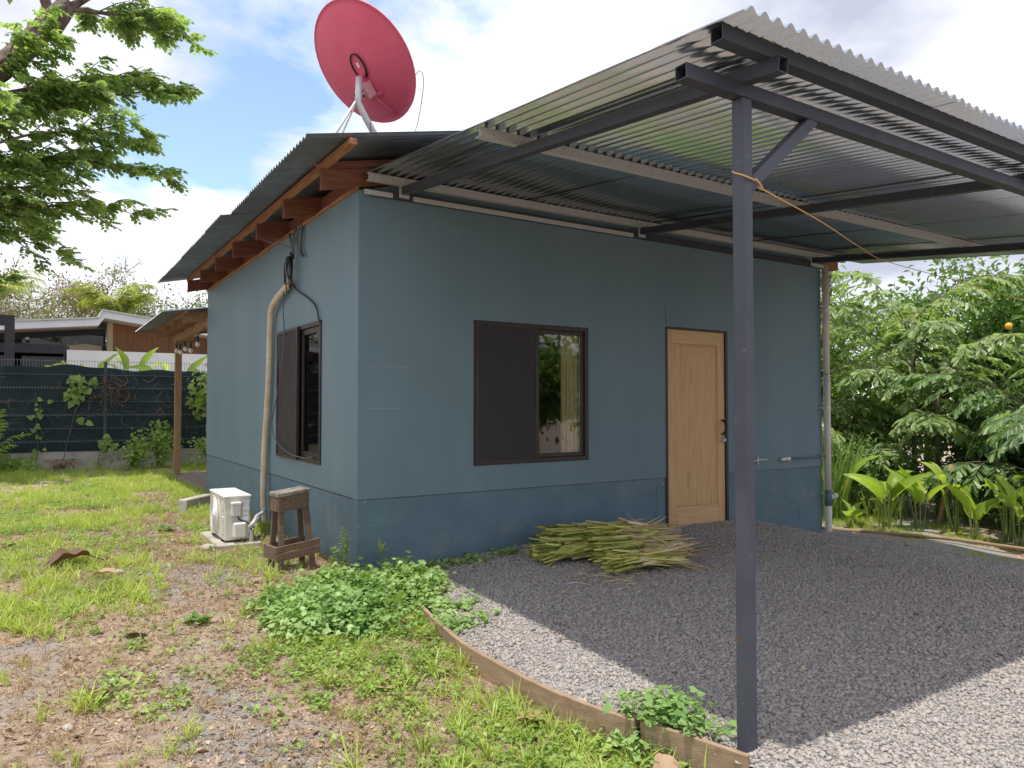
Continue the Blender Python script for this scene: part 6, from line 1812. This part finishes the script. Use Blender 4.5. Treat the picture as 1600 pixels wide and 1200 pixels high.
V, F = spread(T_diamond(0.16, 0.04, 0.15), frames(np.array([(0.4, 0.1, 0.9), (-0.5, 0, 0.8), (0.1, -0.5, 0.9), (0, 0.2, 1), (0.6, -0.2, 0.4), (-0.6, -0.2, 0.4)])), np.array([(0.13, -0.165, 0.2)] * 6), np.array([0.1, 0.1, 0.09, 0.12, 0.09, 0.09])); acc.add(V, F)
acc.build('leaves', 'leaf_herb', wd_); sm.build('stem', 'green_stem', wd_)
for loc, lab in (((-1.27, -0.62), 'flat dark leafed weed growing in the middle of the bare yard'), ((-1.03, 2.75), 'leafy weed left of the air conditioner')):
    wd_ = empty('rosette_weed', (loc[0], loc[1], float(soil_z(*loc))), lab, 'weed')
    k = 30
    az = rng.uniform(0, 6.28, k); D = np.stack([np.cos(az), np.sin(az), rng.uniform(0, 0.8, k)], 1)
    P = np.array([loc[0], loc[1], float(soil_z(*loc)) + 0.01]) + D * np.array([0.05, 0.05, 0.04]) * rng.uniform(0, 1, (k, 1))
    V, F = spread(T_paddle(4, 0.3, 0.7, 0.1, 0.02, 0.8), frames(D), P, rng.uniform(0.05, 0.10, k))
    acc = Acc(); acc.add(V, F); acc.build('leaves', 'leaf_mid', wd_)

# big dry leaves and stones lying about
def dry_leaf(loc, size, az, label, mat, curl=1.2, w=0.36, seed=0, lobes=0.0, tilt=0.0):
    x, y = loc
    rr = random.Random(seed)
    n_ = 12; V = []; F = []
    cols = 7
    for i in range(n_ + 1):
        t = i / n_
        prof = math.sin(math.pi * min(1, 0.04 + 0.96 * t) ** 0.85) ** 0.7 * (1 + lobes * abs(math.sin(t * 9)) - lobes * 0.5)
        for j in range(cols):
            s_ = (j / (cols - 1) - 0.5) * 2
            u = s_ * w * prof
            zz = curl * (u * u) * 0.9 + 0.10 * math.sin(t * 3.4 + seed) + rr.uniform(-0.012, 0.012) + 0.05 * abs(s_) * math.sin(t * 11 + seed)
            V.append((u, t - 0.5, zz))
    for i in range(n_):
        for j in range(cols - 1):
            a = i * cols + j; F.append((a, a + 1, a + cols + 1, a + cols))
    V = np.array(V) * size
    Rm = np.array((Matrix.Rotation(az, 3, 'Z') @ Matrix.Rotation(tilt, 3, 'X')))
    V = V @ Rm.T
    z0 = float(max(soil_z(x, y), gravel_z(x, y) if x > edge_x(y) and y < 0 else -9))
    V = V + np.array([x, y, z0 - V[:, 2].min() + 0.008])
    o = np_mesh('dry_leaf', V, np.array(F), mat, None, smooth=True)
    me = o.data
    # stalk
    root = empty('dry_leaf', (x, y, z0), label, 'leaf', 'big dry leaves on the ground')
    o.name = 'blade'; attach(o, root)
    tip = V[cols // 2]; d = tip - V[cols * 2 + cols // 2]; d = d / np.linalg.norm(d)
    e = tip + d * size * 0.35; e[2] = z0 + 0.015
    MB().tube([tuple(V[cols * 2 + cols // 2]), tuple(tip), tuple(e)], [size * 0.010, size * 0.014, size * 0.018], 5).build('stalk', mat, root, smooth=True)
dry_leaf((-1.93, 1.45), 0.36, R(100), 'large dark brown curled dry leaf on the grass at the left', 'dry_leaf_brown', 2.2, 0.30, 1, 0.2)
dry_leaf((-0.60, -2.02), 0.21, R(-60), 'broad tan lobed dry leaf in the foreground', 'dry_leaf_tan', 0.5, 0.42, 2, 0.35, R(10))
dry_leaf((-0.72, -0.98), 0.13, R(20), 'small rolled tan leaf at the edge of the clover', 'dry_leaf_tan', 3.0, 0.25, 3)
dry_leaf((-0.16, -1.25), 0.16, R(-75), 'rolled tan leaf between clover and edging board', 'dry_leaf_tan', 3.0, 0.25, 4)
dry_leaf((-0.18, -2.72), 0.15, R(70), 'pale dry leaf lying before the edging board', 'dry_leaf_tan', 1.2, 0.35, 5, 0.2)
dry_leaf((0.03, -3.36), 0.17, R(-20), 'tan dry leaf leaning on the short edging board', 'dry_leaf_tan', 0.8, 0.34, 6, 0.2, R(35))
dry_leaf((-1.70, 0.80), 0.18, R(60), 'brown dry leaf in the grass beside the large curled leaf', 'dry_leaf_tan', 1.5, 0.35, 7)
dry_leaf((-1.62, -0.72), 0.14, R(10), 'pale flat dry leaf in the bare yard', 'dry_leaf_tan', 0.8, 0.4, 8)
dry_leaf((-1.86, -1.50), 0.15, R(130), 'dark crumpled dry leaf at the lower left', 'dry_leaf_brown', 1.8, 0.35, 9, 0.3)
dry_leaf((0.34, -0.78), 0.13, R(80), 'tan dry leaf on the gravel beside the clover', 'dry_leaf_tan', 1.0, 0.4, 10)
dry_leaf((0.78, -0.16), 0.12, R(40), 'small tan dry leaf on the gravel at the wall foot', 'dry_leaf_tan', 1.4, 0.3, 11)
dry_leaf((-2.35, 2.6), 0.20, R(160), 'dry leaf in the grass at the left edge', 'dry_leaf_brown', 1.4, 0.3, 12)
def rock(loc, s_, label, seed, mat='concrete'):
    V, F = stone_tmpl(seed, 0.65)
    o = np_mesh('stone', V * s_, F, mat)
    o.location = (loc[0], loc[1], float(soil_z(*loc)) + s_ * 0.12); o.rotation_euler = (0.1, 0.2, seed)
    tag(o, label, 'stone', 'stones in the yard')
rock((-1.98, -1.78), 0.07, 'small grey stone at the lower left of the yard', 301)
rock((-0.82, 1.55), 0.16, 'pale stone beside the air conditioner slab', 302)
rock((-1.78, -1.32), 0.08, 'grey stone near the crumpled leaf at the lower left', 303)
rock((-1.57, 0.92), 0.11, 'brown stone in the grass right of the large curled leaf', 304)
